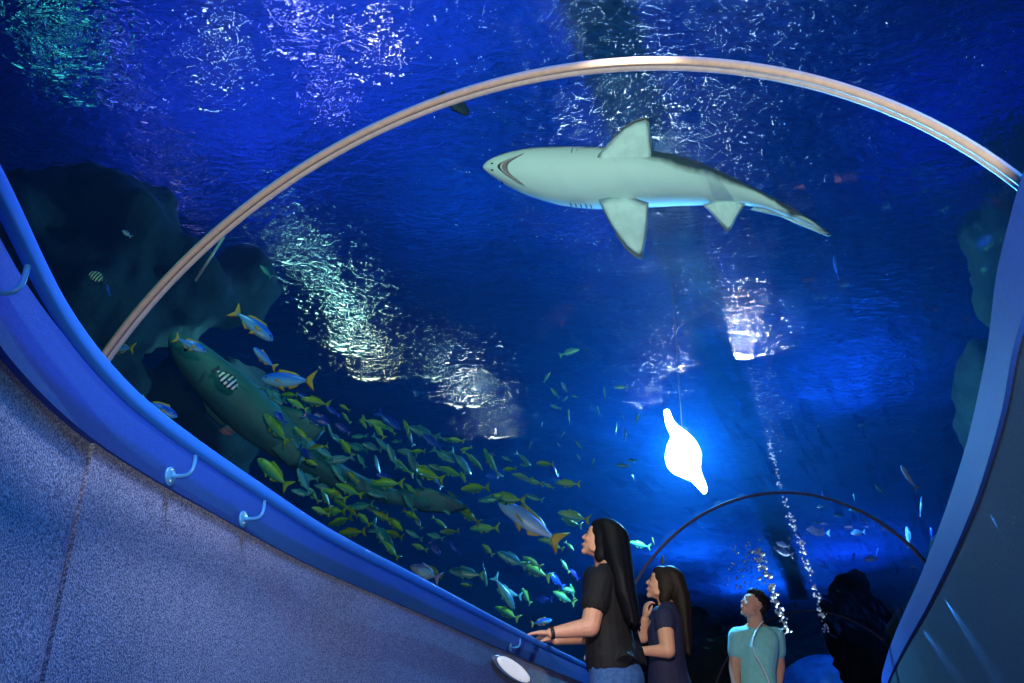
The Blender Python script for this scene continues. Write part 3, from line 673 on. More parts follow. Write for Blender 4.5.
M['nurse'] = pbr('grey_green_shark_skin', (0.025, 0.15, 0.18), 0.6, col2=(0.04, 0.21, 0.24), noise_scale=5, bump=0.1, bump_scale=40)
px_loft(nurse, SP, inv=ninv).build('body', M['nurse'], nurse)
def pxfin(root, nm, pts, d0, thick, m, inv):
    mb = MB(); c = at(sum(p[0] for p in pts)/len(pts), sum(p[1] for p in pts)/len(pts), d0); k = d0/F
    fin_mesh(mb, [((p[0]-512)*k, -(p[1]-341.5)*k) for p in pts], thick, (EYE + FW*d0, RT, UP, -FW)); mb.v = [inv @ v for v in mb.v]; return mb.build(nm, m, root)
pxfin(nurse, 'pectoral_fin', [(262, 440), (275, 455), (290, 468), (300, 466), (304, 455), (296, 443), (280, 432)], 5.3 + NSH, .03, M['nurse'], ninv)
pxfin(nurse, 'pectoral_fin', [(200, 395), (205, 412), (222, 428), (232, 424), (226, 408)], 5.42 + NSH, .03, M['nurse'], ninv)
pxfin(nurse, 'dorsal_fin', [(268, 402), (300, 410), (325, 430), (318, 440), (300, 442)], 5.45 + NSH, .03, M['nurse'], ninv)
pxfin(nurse, 'caudal_fin', [(395, 489), (430, 488), (458, 500), (470, 508), (450, 514), (420, 512)], 5.8 + NSH, .02, M['nurse'], ninv)
mb = MB(); mb.ball(ninv @ at(186, 350, 5.22 + NSH), .014, 10, 8); mb.build('eye', M['eye'], nurse)

# --- fish kinds
M['blue_fish'] = countershade('blue_back_fish', (0.01, 0.14, 0.70), (0.14, 0.50, 0.62), -0.08, 0.06, 0.3)
M['yellow_fin'] = pbr('yellow_fin', (0.42, 0.30, 0.02), 0.5)
M['green_fish'] = countershade('yellow_green_fish', (0.20, 0.38, 0.02), (0.02, 0.26, 0.17), -0.06, 0.05, 0.35)
M['green_fin'] = pbr('olive_fin', (0.14, 0.26, 0.02), 0.5)
M['teal_fish'] = countershade('teal_fish', (0.01, 0.14, 0.22), (0.08, 0.36, 0.34), -0.06, 0.05, 0.3)
M['teal_fin'] = pbr('teal_fin', (0.02, 0.18, 0.18), 0.5)
M['bar_fish'] = countershade('striped_fish', (0.45, 0.62, 0.55), (0.8, 0.9, 0.8), -0.1, 0.1, 0.35, bars=((0.01, 0.02, 0.05), 42.0, 0.0))
M['dark_fin'] = pbr('dark_fin', (0.03, 0.05, 0.09), 0.5)
M['pink_fish'] = pbr('pink_fish', (0.50, 0.16, 0.18), 0.5, noise_amt=0.4, noise_scale=12)
M['white_fish'] = countershade('pale_silver_fish', (0.12, 0.28, 0.80), (0.45, 0.65, 0.90), -0.10, 0.10, 0.3)
M['white_fin'] = pbr('pale_fin', (0.35, 0.5, 0.85), 0.5)
M['violet_fish'] = countershade('dark_blue_fish', (0.004, 0.02, 0.36), (0.01, 0.10, 0.55), -0.1, 0.08, 0.3)
K = {}
def kind(key, *a, **k):
    K[key] = (a, k)
def clear_of_tunnel(q, m=0.25):
    best = min(secs, key=lambda s: ((s[0] + s[-1])/2 - Vector((q.x, q.y, s[0].z))).length)
    c = (best[0] + best[-1])/2; ax = (best[-1] - best[0]).normalized(); lat = abs((q - c).dot(ax))
    if q.z < ZR: return lat > W_ + m
    return (lat/(W_ + m))**2 + ((q.z - ZR)/(H_ + m))**2 > 1
TAKEN = []
def spawn(key, label, cat, px, py, d, lenpx, ang, depth=0.0, roll=0.0, group=None, name='fish', cache={}):
    a, k = K[key]
    if key not in cache:
        r = make_fish(name, *a, label, cat, group, **k); cache[key] = r
    else:
        r = dup(cache[key]); r.name = name; tag(r, label, cat)
        if group: r['group'] = group
        elif 'group' in r: del r['group']
    while not clear_of_tunnel(at(px, py, d)): d += 0.1
    TAKEN.append((at(px, py, d), lenpx*d/F)) if not group else None
    return pose(r, px, py, d, lenpx, ang, depth, roll)
kind('blue', 0.30, 0.075, M['blue_fish'], M['yellow_fin'])
kind('green', 0.27, 0.065, M['green_fish'], M['green_fin'])
kind('teal', 0.27, 0.065, M['teal_fish'], M['teal_fin'])
kind('bar', 0.50, 0.07, M['bar_fish'], M['dark_fin'], tail=TAIL_FULL)
kind('pink', 0.42, 0.09, M['pink_fish'], M['pink_fish'], tail=TAIL_FULL)
kind('white', 0.34, 0.07, M['white_fish'], M['white_fin'])
kind('long', 0.24, 0.07, M['white_fish'], M['yellow_fin'])
kind('violet', 0.34, 0.07, M['violet_fish'], M['violet_fish'])
kind('yellow', 0.32, 0.07, M['yellow_fin'], M['yellow_fin'])
M['dark_fish'] = pbr('near_black_fish', (0.004, 0.008, 0.012), 0.7)
kind('dark', 0.46, 0.09, M['dark_fish'], M['dark_fish'], tail=TAIL_FULL)
spawn('dark', 'near black fish crossing under the top of the near hoop', 'fish', 455, 103, 5.6, 36, -40, 0.1)
G1 = 'blue fish with yellow tails by the hoop'
spawn('blue', 'blue fish with a yellow tail diving, highest of those beside the hoop', 'fish', 253, 324, 4.6, 50, -42, 0.15)
spawn('blue', 'blue fish with a yellow tail swimming in front of the green grey shark snout', 'fish', 190, 344, 4.4, 33, -30, 0.25)
spawn('blue', 'blue fish turned head on, just above the fish with the bright yellow tail', 'fish', 264, 359, 4.5, 27, 125, -0.7)
spawn('blue', 'plump blue fish with white belly and bright yellow tail heading for the hoop foot', 'fish', 289, 381, 4.3, 56, 176, 0.0)
spawn('blue', 'blue fish half hidden by the handrail, below the foot of the hoop', 'fish', 158, 408, 4.4, 40, -28, 0.2)
spawn('blue', 'dim blue fish with yellow tail near the foot of the hoop', 'fish', 122, 349, 5.2, 32, 178, 0.2)
spawn('bar', 'small black and white striped fish in front of the green grey shark', 'fish', 226, 378, 4.7, 30, -48, 0.1)
spawn('bar', 'dim striped fish in the dark water outside the hoop', 'fish', 98, 278, 6.0, 22, 150, 0.2)
spawn('pink', 'small pink fish under the green grey shark', 'fish', 230, 431, 7.2, 22, 175, 0.0)
spawn('white', 'tiny pale fish alone in the dark, above the striped one', 'fish', 127, 234, 6.2, 12, 140, 0.0)
spawn('violet', 'tiny dark blue fish below the dim striped fish', 'fish', 108, 290, 6.0, 12, 100, 0.0)
spawn('teal', 'tiny pale fish near the black rod at the hoop', 'fish', 266, 272, 6.0, 18, 130, 0.0)
spawn('teal', 'bright narrow fish alone in open water under the big shark', 'fish', 569, 352, 6.5, 22, 15, 0.0)
spawn('long', 'long silver white fish, largest one near the head of the woman in black', 'fish', 530, 524, 4.9, 76, 146, 0.1)
spawn('green', 'long green fish right above the silver white one', 'fish', 508, 499, 4.8, 38, 172, 0.0)
spawn('green', 'large green fish with open back fin at the middle of the shoal', 'fish', 428, 475, 4.6, 36, 160, 0.0)
spawn('green', 'bright green fish next to the tail of the green grey shark', 'fish', 388, 484, 5.0, 34, 178, 0.0)
spawn('teal', 'pale teal fish pair member above the middle of the green grey shark', 'fish', 326, 454, 4.8, 22, 150, 0.0)
spawn('green', 'green fish low against the handrail under the fin of the green grey shark', 'fish', 274, 474, 4.9, 46, 140, 0.2)
spawn('teal', 'teal fish diving under the green grey shark, beside its fin', 'fish', 304, 482, 5.0, 30, 118, 0.2)
spawn('white', 'pale fish with rounded back, just over the handrail below the shoal', 'fish', 426, 573, 4.5, 34, 160, 0.3)
spawn('teal', 'teal fish rising head up over the handrail', 'fish', 486, 575, 4.6, 24, -88, 0.0)
spawn('teal', 'teal fish sinking beside the one that rises over the handrail', 'fish', 505, 592, 4.6, 40, -62, 0.0)
spawn('blue', 'bright blue fish over the hand of the woman in black', 'fish', 541, 622, 4.9, 22, 10, 0.0)
spawn('teal', 'slim blue green fish leading three in a line near the woman in black', 'fish', 512, 560, 4.6, 34, 152, 0.0)
spawn('green', 'middle fish of the three in a line near the woman in black', 'fish', 535, 571, 8.2, 36, 152, 0.0)
spawn('green', 'last yellow green fish of the three in a line near the woman in black', 'fish', 564, 598, 4.6, 26, 150, 0.0)
spawn('green', 'yellow green fish by the sleeve of the woman in black', 'fish', 572, 592, 5.4, 16, 100, 0.3)
spawn('green', 'green fish floating to the upper side of the women, alone', 'fish', 568, 484, 5.6, 26, 175, 0.0)
spawn('green', 'green fish with teal back close over the head of the woman in black', 'fish', 574, 517, 5.4, 34, 165, 0.0)
# beyond the second hoop
spawn('white', 'white fish near the top of the second hoop, the lighter of a pair', 'fish', 820, 533, 8.5, 20, 175, 0.0)
spawn('white', 'dim fish just over its lighter neighbour under the second hoop', 'fish', 815, 530, 9.0, 18, 175, 0.0)
spawn('white', 'white fish turned towards us inside the second hoop', 'fish', 858, 533, 8.5, 16, 180, -0.3)
spawn('white', 'white fish lowest of the three inside the second hoop', 'fish', 871, 559, 8.5, 15, 180, -0.2)
spawn('white', 'pale fish with curved body beside the dark column under the second hoop', 'fish', 785, 553, 8.0, 17, 160, 0.0)
spawn('white', 'bright curved pale fish above the man', 'fish', 783, 545, 8.3, 14, 160, 0.2)
spawn('long', 'yellowish long fish diving outside the second hoop', 'fish', 908, 478, 6.2, 30, 118, 0.0)
spawn('white', 'pale blue fish under the yellowish long one', 'fish', 922, 507, 6.2, 20, 85, 0.3)
spawn('white', 'pale blue fish just behind the foot of the second hoop', 'fish', 909, 537, 6.4, 20, 95, 0.4)
spawn('violet', 'dim blue fish near the blue wall by the foot of the second hoop', 'fish', 932, 533, 6.8, 12, 95, 0.4)
spawn('teal', 'small dim green fish behind the side of the second hoop', 'fish', 856, 511, 8.0, 14, 170, 0.2)
spawn('teal', 'small thin fish above the side of the second hoop', 'fish', 880, 490, 7.4, 16, 130, 0.0)
spawn('yellow', 'tiny yellow fish between the heads of the two women', 'fish', 653, 541, 7.2, 8, 100, 0.0)
spawn('yellow', 'yellow fish just above the head of the woman in navy', 'fish', 662, 562, 7.2, 13, 80, 0.2)
spawn('green', 'green fish between the hair of the woman in black and the hoop', 'fish', 640, 545, 7.2, 22, 165, 0.0)
spawn('teal', 'tiny pale fish low beside the man, upper of two', 'fish', 711, 640, 8.8, 9, 170, 0)
spawn('teal', 'tiny pale fish low beside the man, lower of two', 'fish', 707, 648, 8.8, 8, 170, 0)
# the shoal
rnd = random.Random(7)
def shoal(n, box, d0, d1, l0, l1, keys, label, group, angs):
    k = 0; tries = 0; pts = []
    while k < n and tries < 6000:
        tries += 1
        px = rnd.uniform(box[0], box[1]); py = rnd.uniform(box[2], box[3])
        if not box[4](px, py): continue
        if any((px-a)**2 + (py-b)**2 < 10**2 for a, b in pts): continue
        d_ = rnd.uniform(d0, d1)
        while not clear_of_tunnel(at(px, py, d_)): d_ += 0.1
        ln_ = rnd.uniform(l0, l1)*rnd.choice((.7, 1, 1, 1.25)); q3 = at(px, py, d_)
        if any((q3-a).length < .5*(ln_*d_/F + b) for a, b in TAKEN): continue
        if any((px-a)**2 + (py-b)**2 < (h+ln_*.5)**2 and abs(d_ - c) < .45 for a, b, c, h in SP): continue
        TAKEN.append((q3, ln_*d_/F)); pts.append((px, py)); key = rnd.choice(keys)
        spawn(key, label[key], 'fish', px, py, d_, ln_, rnd.choice(angs) + rnd.uniform(-22, 22), rnd.uniform(-.4, .4), rnd.uniform(-.4, .4), group + ' ' + key)
        k += 1
rl = [(0, 157), (104, 348), (130, 381), (229, 460), (338, 532), (425, 576), (511, 626), (572, 655)]
def above_rail(px, py, m=6):
    for (a, b), (c, d) in zip(rl[:-1], rl[1:]):
        if a <= px <= c: return py < b + (d-b)*(px-a)/(c-a) - m
    return px > 572
def in_shoal(px, py):
    if not above_rail(px, py): return False
    if px > 515 and py > 600: return False
    if px < 300: return 390 < py < 430 + (px-260)*.2
    top = 395 + (px-300)*0.28
    return py > top and not (px > 575)
LAB = {'green': 'small yellow green fish in the dense shoal above the handrail', 'teal': 'small teal fish in the dense shoal above the handrail', 'violet': 'small dark blue fish in the dense shoal above the handrail'}
shoal(200, (262, 575, 385, 640, in_shoal), 4.9, 6.8, 16, 32, ['green', 'green', 'green', 'teal', 'teal', 'violet'], LAB, 'dense shoal', [165, 150, 140, 175, -40, 120])
LAB2 = {'teal': 'tiny slim fish drifting in open water between shoal and bright lamp'}
shoal(26, (520, 640, 370, 480, lambda a, b: True), 6.5, 8.0, 8, 15, ['teal'], LAB2, 'open water', [100, 110, 60, 170])
LAB3 = {'violet': 'tiny dim fish far off beyond the second hoop', 'teal': 'tiny dim green fish far off beyond the second hoop'}
shoal(14, (790, 930, 470, 620, lambda a, b: a < 930 - (b-500)*.3), 8, 11, 7, 12, ['violet', 'teal'], LAB3, 'far water', [90, 170, 120])
spawn('violet', 'dim blue fish high in open water, outside the tail of the big shark', 'fish', 835, 268, 7.5, 26, 95, 0.0)

# bubbles modelled as small spheres, standing in for glints on the water surface
M['glint_bead'] = pbr('pale_glint_bead', (0.85, 0.95, 1.0), 0.1, spec=1.0)
def sparkles(label, pts, d, n, spread, r0, seed):
    rr = random.Random(seed); P = catmull([Vector((a, b, c)) for a, b, c in pts], 8); c0 = at(pts[0][0], pts[0][1], d); mb = MB()
    for i in range(n):
        t = rr.random()*(len(P)-1.001); k = int(t); q = P[k].lerp(P[k+1], t-k); w_ = q.z
        mb.ball(at(q.x + rr.gauss(0, spread*w_), q.y + rr.gauss(0, spread), d + rr.uniform(-.15, .15)) - c0, rr.uniform(.5, 1.2)*r0*w_, 8, 6)
    o = mb.build('sparkle_string', M['glint_bead']); o.location = c0; tag(o, label, 'sparkles', kind='stuff')
sparkles('dense string of added white bubbles rising right behind the head of the man', [(787, 634, 1), (779, 610, 1.4), (768, 580, 1.6), (757, 550, 1.6)], 10.5, 130, 1.7, .013, 1)
sparkles('tall thin string of added white bubbles slanting up past the second hoop', [(827, 632, 1), (818, 602, 1.2), (808, 565, 1.2), (800, 540, 1.1), (788, 510, .9), (776, 470, .9), (768, 440, .8)], 10.0, 170, 1.5, .012, 2)
sparkles('loose scatter of tiny added bubbles in the blue water over the man', [(752, 600, 1), (740, 575, 1.6), (745, 545, 1.6)], 11, 60, 4.5, .009, 3)

# ------------------------------------------------------------------ people
M['skin'] = pbr('skin', (0.78, 0.40, 0.27), 0.5, noise_amt=0.05, noise_scale=20)
M['skin_man'] = pbr('skin_tan', (0.58, 0.33, 0.24), 0.75, spec=0.15, noise_amt=0.05, noise_scale=20)
M['black_cloth'] = pbr('black_cloth', (0.006, 0.006, 0.009), 0.8, bump=0.4, bump_scale=14)
M['navy_cloth'] = pbr('navy_cloth', (0.018, 0.022, 0.075), 0.8, bump=0.4, bump_scale=14)
M['dark_trouser'] = pbr('dark_trouser', (0.012, 0.014, 0.03), 0.8)
M['jeans'] = pbr('blue_jeans', (0.04, 0.13, 0.38), 0.8, noise_amt=0.25, noise_scale=60)
M['aqua_cloth'] = pbr('aqua_cloth', (0.22, 0.60, 0.62), 0.8, noise_amt=0.06, noise_scale=20, bump=0.4, bump_scale=12)
M['black_hair'] = pbr('black_hair', (0.006, 0.006, 0.010), 0.6, spec=0.2)
M['brown_hair'] = pbr('dark_brown_hair', (0.022, 0.015, 0.012), 0.6, spec=0.2)
M['lips'] = pbr('lips', (0.5, 0.16, 0.15), 0.4)
M['shoe'] = pbr('dark_shoe', (0.02, 0.02, 0.02), 0.5)
def py_(px, py, y):
    d = at(px, py, 1) - EYE; return EYE + d * (y / d.y)
def remesh(o, vox, smooth=4):
    r = o.modifiers.new('remesh', 'REMESH'); r.mode = 'VOXEL'; r.voxel_size = vox; r.use_smooth_shade = True
    s = o.modifiers.new('smooth', 'SMOOTH'); s.factor = 0.5; s.iterations = smooth
def chain(mb, pts, rad, n=12):
    for p, r in zip(pts, rad): mb.ball(p, r, 12, 8)
    for i in range(len(pts)-1): mb.tube([pts[i], pts[i+1]], [rad[i], rad[i+1]], n)
def blob(mb, c, r, ax=None):
    """ellipsoid with axes ax (3 vectors)"""
    k = len(mb.v); mb.ball((0, 0, 0), r, 16, 12)
    for i in range(k, len(mb.v)):
        v = mb.v[i]; mb.v[i] = Vector(c) + (ax[0]*v.x + ax[1]*v.y + ax[2]*v.z if ax else v)
def headframe(chin, crown, fwd):
    up = (Vector(crown) - Vector(chin)); H = up.length; up.normalize(); f = fwd - up*fwd.dot(up); f.normalize(); l = up.cross(f)
    return Vector(chin), f, l, up, H
def head(mb, hf, neck_base, neck_r, female=True):
    c, f, l, u, H = hf
    def P(x, y, z): return c + H*(f*x + l*y + u*z)
    A = (f, l, u); B = lambda q, r: blob(mb, P(*q), Vector(r)*H, A)
    B((-.10, 0, .63), (.42, .335, .37)); B((.10, 0, .45), (.27, .275, .36)); B((.09, 0, .22), (.24, .22, .2)); B((.255, 0, .07), (.085, .10, .075))
    B((.22, 0, .62), (.15, .22, .16)); B((.315, 0, .585), (.045, .17, .035))
    for s in (1, -1): B((.25, .15*s, .36), (.09, .08, .09)); B((-.05, .315*s, .46), (.065, .03, .11)); B((.02, .2*s, .17), (.15, .07, .09))
    mb.tube([P(.33, 0, .56), P(.385, 0, .46), P(.425, 0, .395)], [.030*H, .038*H, .045*H], 8); B((.395, 0, .38), (.05, .06, .035))
    B((.335, 0, .225), (.045, .09, .055))
    mb.tube([P(-.10, 0, .30), Vector(neck_base)], [neck_r, neck_r*1.12], 14)
    mb.ball(neck_base, neck_r*1.15, 12, 8)
def face_parts(root, hf, base, skinm):
    c, f, l, u, H = hf
    for s in (1, -1):
        mb = MB(); blob(mb, c + H*(f*.335 + l*.13*s + u*.50) - base, Vector((.02, .04, .018))*H, (f, l, u)); mb.build('eye', M['eye'], root)
        mb = MB(); mb.tube([c + H*(f*.365 + l*(.05)*s + u*.60) - base, c + H*(f*.365 + l*.13*s + u*.615) - base, c + H*(f*.31 + l*.20*s + u*.59) - base], .011*H, 6); mb.build('eyebrow', M['black_hair'], root)
    mb = MB(); mb.tube([c + H*(f*.37 - l*.075 + u*.215) - base, c + H*(f*.395 + u*.215) - base, c + H*(f*.37 + l*.075 + u*.215) - base], [.008*H, .016*H, .008*H], 6); mb.build('lips', M['lips'], root)
def hand(mb, wrist, d, nrm, side, size=1.0, curl=(0.35, 0.5, 0.4), spread=0.12, thumb_out=0.7):
    """wrist point, d towards the fingers, nrm out of the back of the hand, side towards the thumb"""
    d = d.normalized(); nrm = (nrm - d*nrm.dot(d)).normalized(); s = (side - d*side.dot(d) - nrm*side.dot(nrm)).normalized()
    w = Vector(wrist); blob(mb, w + d*.045*size, Vector((.052, .040, .017))*size, (d, s, nrm)); blob(mb, w + d*.005*size, Vector((.03, .028, .02))*size, (d, s, nrm))
    for i, (off, L) in enumerate(((.030, .070), (.010, .078), (-.011, .072), (-.030, .056))):
        q = w + d*.082*size + s*off*size; dd = (d + s*spread*(off/.03)).normalized(); a = 0; seg = [q - dd*.02*size]
        for c_, fr in zip((0,) + curl, (.0, .45, .32, .23)):
            a += c_; seg.append(seg[-1] + (dd*math.cos(a) - nrm*math.sin(a)) * (L*fr*size + (.02*size if fr == 0 else 0)))
        chain(mb, seg, [.0095*size, .0095*size, .009*size, .008*size, .0068*size][:len(seg)], 8)
    t0 = w + d*.018*size + s*.026*size; t1 = t0 + (d*.6 + s*thumb_out - nrm*.25).normalized()*.035*size; t2 = t1 + (d*.9 + s*.25 - nrm*.3).normalized()*.03*size; t3 = t2 + (d - nrm*.3).normalized()*.022*size
    chain(mb, [t0, t1, t2, t3], [.013*size, .011*size, .010*size, .008*size], 8)
def legs(body, trou, shoe_root, hip, fwd, left, r=1.0, base=None, mt=None):
    """hip: centre of the pelvis; straight standing legs to the floor"""
    for s in (1, -1):
        h = hip + left*.09*s - Z*.04; k = Vector((h.x, h.y, .50)) + fwd*.02 + left*.01*s; a = Vector((k.x, k.y, .09)) - fwd*.03
        chain(body, [h, k, a], [.085*r, .055*r, .038*r]); chain(trou, [h, k, a + Z*.0], [.108*r, .072*r, .062*r])
        body.tube([a, a - Z*.04 + fwd*.13], [.038, .03], 10)
        mb = MB(); blob(mb, Vector((a.x, a.y, .05)) + fwd*.06 - base, (.135, .048, .05), (fwd, left, Z)); mb.build('shoe', M['shoe'], shoe_root)
def torso(mb, hip, chest, sh_l, sh_r, neck, f, l, hr, cr, z_up=None, waist=0.82, belly=0.0, grow=0.0):
    up = (chest - hip).normalized(); f2 = (f - up*f.dot(up)).normalized(); l2 = up.cross(f2)
    A = (f2, l2, up)
    rows = []; n = 20
    for t, wf, ws, off in ((-.22, .94, 1.0, 0), (0, 1.0, 1.04, 0), (.25, .92, .92, .01), (.5, .86, .86, .01), (.75, .93, .92, .01), (1.0, 1.0, .98, .01), (1.25, .85, .95, -.005), (1.45, .55, .80, -.01), (1.58, .34, .45, -.01)):
        q = hip.lerp(chest, t) if t <= 1 else chest + up*(t-1)*(chest-hip).length
        tt = min(1, max(0, t)); rf = hr[0] + (cr[0]-hr[0])*tt + grow; rs = hr[1] + (cr[1]-hr[1])*tt + grow
        q = q + f2*(off + belly*max(0, 1 - abs(t-.35)*2.2))
        rows.append([q + f2*rf*wf*math.cos(2*PI*k/n) + l2*rs*ws*math.sin(2*PI*k/n) for k in range(n)])
    mb.grid(rows, True, True)
    return f2, l2, up

def long_hair(name, hf, m, root, base, back_pts, rad, seed=1, front=0.25):
    """cap over the skull plus a mass of hair following back_pts, with lock ridges"""
    c, f, l, u, H = hf
    mb = MB(); A = (f, l, u)
    blob(mb, c + H*(-f*.13 + u*.64) - base, Vector((.455, .375, .41))*H, A)
    blob(mb, c + H*(-f*.22 + u*.45) - base, Vector((.36, .37, .42))*H, A)
    blob(mb, c + H*(f*.08 + u*.80) - base, Vector((.27, .30, .20))*H, A)
    for s in (1, -1): blob(mb, c + H*(-f*.12 + l*.24*s + u*.52) - base, Vector((.23, .13, .34))*H, A); blob(mb, c + H*(-f*.20 + l*.20*s + u*.22) - base, Vector((.20, .16, .34))*H, A)
    for i in range(len(back_pts)-1):
        for t in (0, .17, .33, .5, .66, .83):
            p = back_pts[i].lerp(back_pts[i+1], t) - base; r = [rad[i][j] + (rad[i+1][j]-rad[i][j])*t for j in (0, 1)]
            blob(mb, p, Vector((r[0], r[1], .07)), (f, l, Z))
    rr = random.Random(seed)
    for s in range(46):   # locks
        w = rr.uniform(-1, 1); e = rr.uniform(-.2, 1); pts = []
        for p, r in zip(back_pts, rad): pts.append(p - base + l*w*r[1]*.93 + (-f)*(r[0]*math.sqrt(max(0, 1-w*w))*.93*e) + Vector((rr.uniform(-.004, .004),)*3))
        last = pts[-1] + Vector((0, 0, -rr.uniform(.01, .07))); pts.append(last)
        mb.tube(catmull(pts, 3), [.011]*(3*(len(pts)-1)) + [.003], 6)
    o = mb.build(name, m, root); remesh(o, .007, 2); return o

def person(label, base):
    r = bpy.data.objects.new('person', None); C.objects.link(r); r.location = base; tag(r, label, 'person'); return r
def part(mb, name, m, root, vox=.0065, sm=4):
    base = root.location; mb.v = [v - base for v in mb.v]; o = mb.build(name, m, root); remesh(o, vox, sm); return o

# woman in black, both forearms on the handrail
Yw = 5.45
f = Vector((-.93, .36, 0)).normalized(); l = Z.cross(f)       # l points away from us? her left is nearest to us
base = Vector((py_(606, 640, Yw).x, Yw, 0)); w1 = person('woman in a black T-shirt with long black hair, hand on the blue handrail', base)
hip = py_(613, 664, Yw); chest = py_(609, 598, Yw); neckb = py_(606, 571, Yw)
hf = headframe(py_(593, 557.5, Yw), py_(607, 521, Yw) + Vector((.0, .0, 0)), Vector((-.95, .20, .30)))
sh_n = py_(600, 581, Yw - .13); sh_f = py_(596, 578, Yw + .22)
el_n = py_(590, 627, Yw - .20); wr_n = py_(551, 633, Yw - .22)
el_f = py_(592, 636, Yw + .20); wr_f = py_(556, 640, Yw + .05)
body = MB(); shirt = MB(); trou = MB()
torso(body, hip, chest, None, None, None, f, l, (.115, .165), (.115, .16)); head(body, hf, neckb + Vector((0, 0, .0)), .052)
chain(body, [sh_n, el_n, wr_n], [.060, .055, .029]); chain(body, [sh_f, el_f, wr_f], [.056, .048, .029])
chain(body, [neckb, sh_n], [.05, .055]); chain(body, [neckb, sh_f], [.05, .055])
blob(body, el_n.lerp(wr_n, .25), (.075, .050, .048), ((wr_n-el_n).normalized(), Y3, Z3))
hand(body, wr_n, Vector((-.95, .1, -.02)), Vector((-.1, -.05, 1)), Vector((.1, 1, 0)), 1.0, (.12, .35, .45))
hand(body, wr_f, Vector((-.9, .1, .05)), Vector((-.1, .1, 1)), Vector((.1, -1, 0)), .95, (.2, .5, .5))
legs(body, trou, w1, hip, f, l, 1.05, base)
part(body, 'body', M['skin'], w1, .0055, 3)
torso(shirt, hip + Z*.03, chest, None, None, None, f, l, (.15, .205), (.14, .195)); 
chain(shirt, [neckb - Z*.045, sh_n], [.075, .082]); chain(shirt, [neckb - Z*.045, sh_f], [.075, .08])
chain(shirt, [sh_n, sh_n.lerp(el_n, .50)], [.083, .080]); chain(shirt, [sh_f, sh_f.lerp(el_f, .48)], [.08, .075])
for t in range(7): shirt.tube([chest.lerp(hip, .2 + t*.1) - f*.08 + l*(-.12+.04*t), hip + Z*.0 - f*.11 + l*(-.17+.055*t)], [.02, .05], 8)
part(shirt, 'shirt', M['black_cloth'], w1)
blob(trou, hip - Z*.09 - f*.02, (.155, .185, .15), (f, l, Z)); part(trou, 'jeans', M['jeans'], w1, .008)
long_hair('hair', hf, M['black_hair'], w1, base, [py_(612, 532, Yw), py_(616, 552, Yw-.02), py_(621, 575, Yw-.05), py_(625, 598, Yw-.08), py_(631, 618, Yw-.09)], [(.11, .12), (.10, .13), (.085, .15), (.08, .14), (.055, .10)], 3)
face_parts(w1, hf, base, M['skin'])
mb = MB(); q = wr_n.lerp(el_n, .03) - base; ax = (wr_n-el_n).normalized()
s_ = ax.cross(Z).normalized(); u_ = s_.cross(ax)
mb.grid([[q + ax*t + (s_*math.cos(2*PI*k/20) + u_*math.sin(2*PI*k/20))*r for k in range(20)] for t, r in ((-.010, .026), (-.010, .034), (.010, .034), (.010, .026))], True, False)
wa = mb.build('wristwatch', M['shoe'], w1)
mb = MB(); blob(mb, q + u_*.034, (.016, .016, .006), (ax, s_, u_)); mb.build('watch_face', M['eye'], wa)
mb = MB(); blob(mb, hip + f*.155 + Z*.035 - base, (.012, .03, .02), (f, l, Z)); mb.build('belt_buckle', M['screw'], w1)

# woman in navy, further along
Yw = 6.3
f = Vector((-.95, .31, 0)).normalized(); l = Z.cross(f)
base = Vector((py_(668, 640, Yw).x, Yw, 0)); w2 = person('woman in a navy cap sleeve top with long dark brown hair, hand at her chin', base)
hip = py_(670, 684, Yw); chest = py_(668, 632, Yw); neckb = py_(667, 609, Yw)
hf = headframe(py_(657, 600, Yw), py_(666, 567.5, Yw), Vector((-.95, .15, .22)))
sh_n = py_(664, 618, Yw - .12); sh_f = py_(660, 616, Yw + .2)
el_n = py_(668, 651, Yw - .2); wr_n = py_(643, 651, Yw - .15)
el_f = py_(643, 637, Yw + .1); wr_f = py_(645, 619, Yw + .02)
body = MB(); shirt = MB(); trou = MB()
torso(body, hip, chest, None, None, None, f, l, (.11, .155), (.105, .15)); head(body, hf, neckb, .048)
chain(body, [sh_n, el_n, wr_n], [.058, .048, .028]); chain(body, [sh_f, el_f, wr_f], [.05, .042, .027])
chain(body, [neckb, sh_n], [.048, .05]); chain(body, [neckb, sh_f], [.048, .05])
hand(body, wr_n, Vector((-1, .1, .1)), Vector((-.1, -1, .2)), Vector((0, 0, 1)), .95, (.3, .5, .5))
hand(body, wr_f, Vector((.1, -.1, 1)), Vector((-1, -.2, 0)), Vector((0, -1, 0)), .95, (.5, .8, .6))
legs(body, trou, w2, hip, f, l, 1.0, base)
part(body, 'body', M['skin'], w2, .0055, 3)
torso(shirt, hip, chest, None, None, None, f, l, (.14, .185), (.125, .175))
chain(shirt, [neckb - Z*.045, sh_n], [.07, .07]); chain(shirt, [neckb - Z*.045, sh_f], [.07, .068]); chain(shirt, [sh_n, sh_n.lerp(el_n, .25)], [.072, .066]); chain(shirt, [sh_f, sh_f.lerp(el_f, .3)], [.068, .06])
part(shirt, 'shirt', M['navy_cloth'], w2)
blob(trou, hip - Z*.08, (.14, .17, .14), (f, l, Z)); part(trou, 'trousers', M['dark_trouser'], w2, .008)
long_hair('hair', hf, M['brown_hair'], w2, base, [py_(673, 577, Yw), py_(680, 595, Yw), py_(683, 615, Yw-.03), py_(685, 634, Yw-.04), py_(687, 646, Yw-.05)], [(.085, .09), (.07, .095), (.05, .09), (.04, .07), (.025, .04)], 5)
face_parts(w2, hf, base, M['skin'])

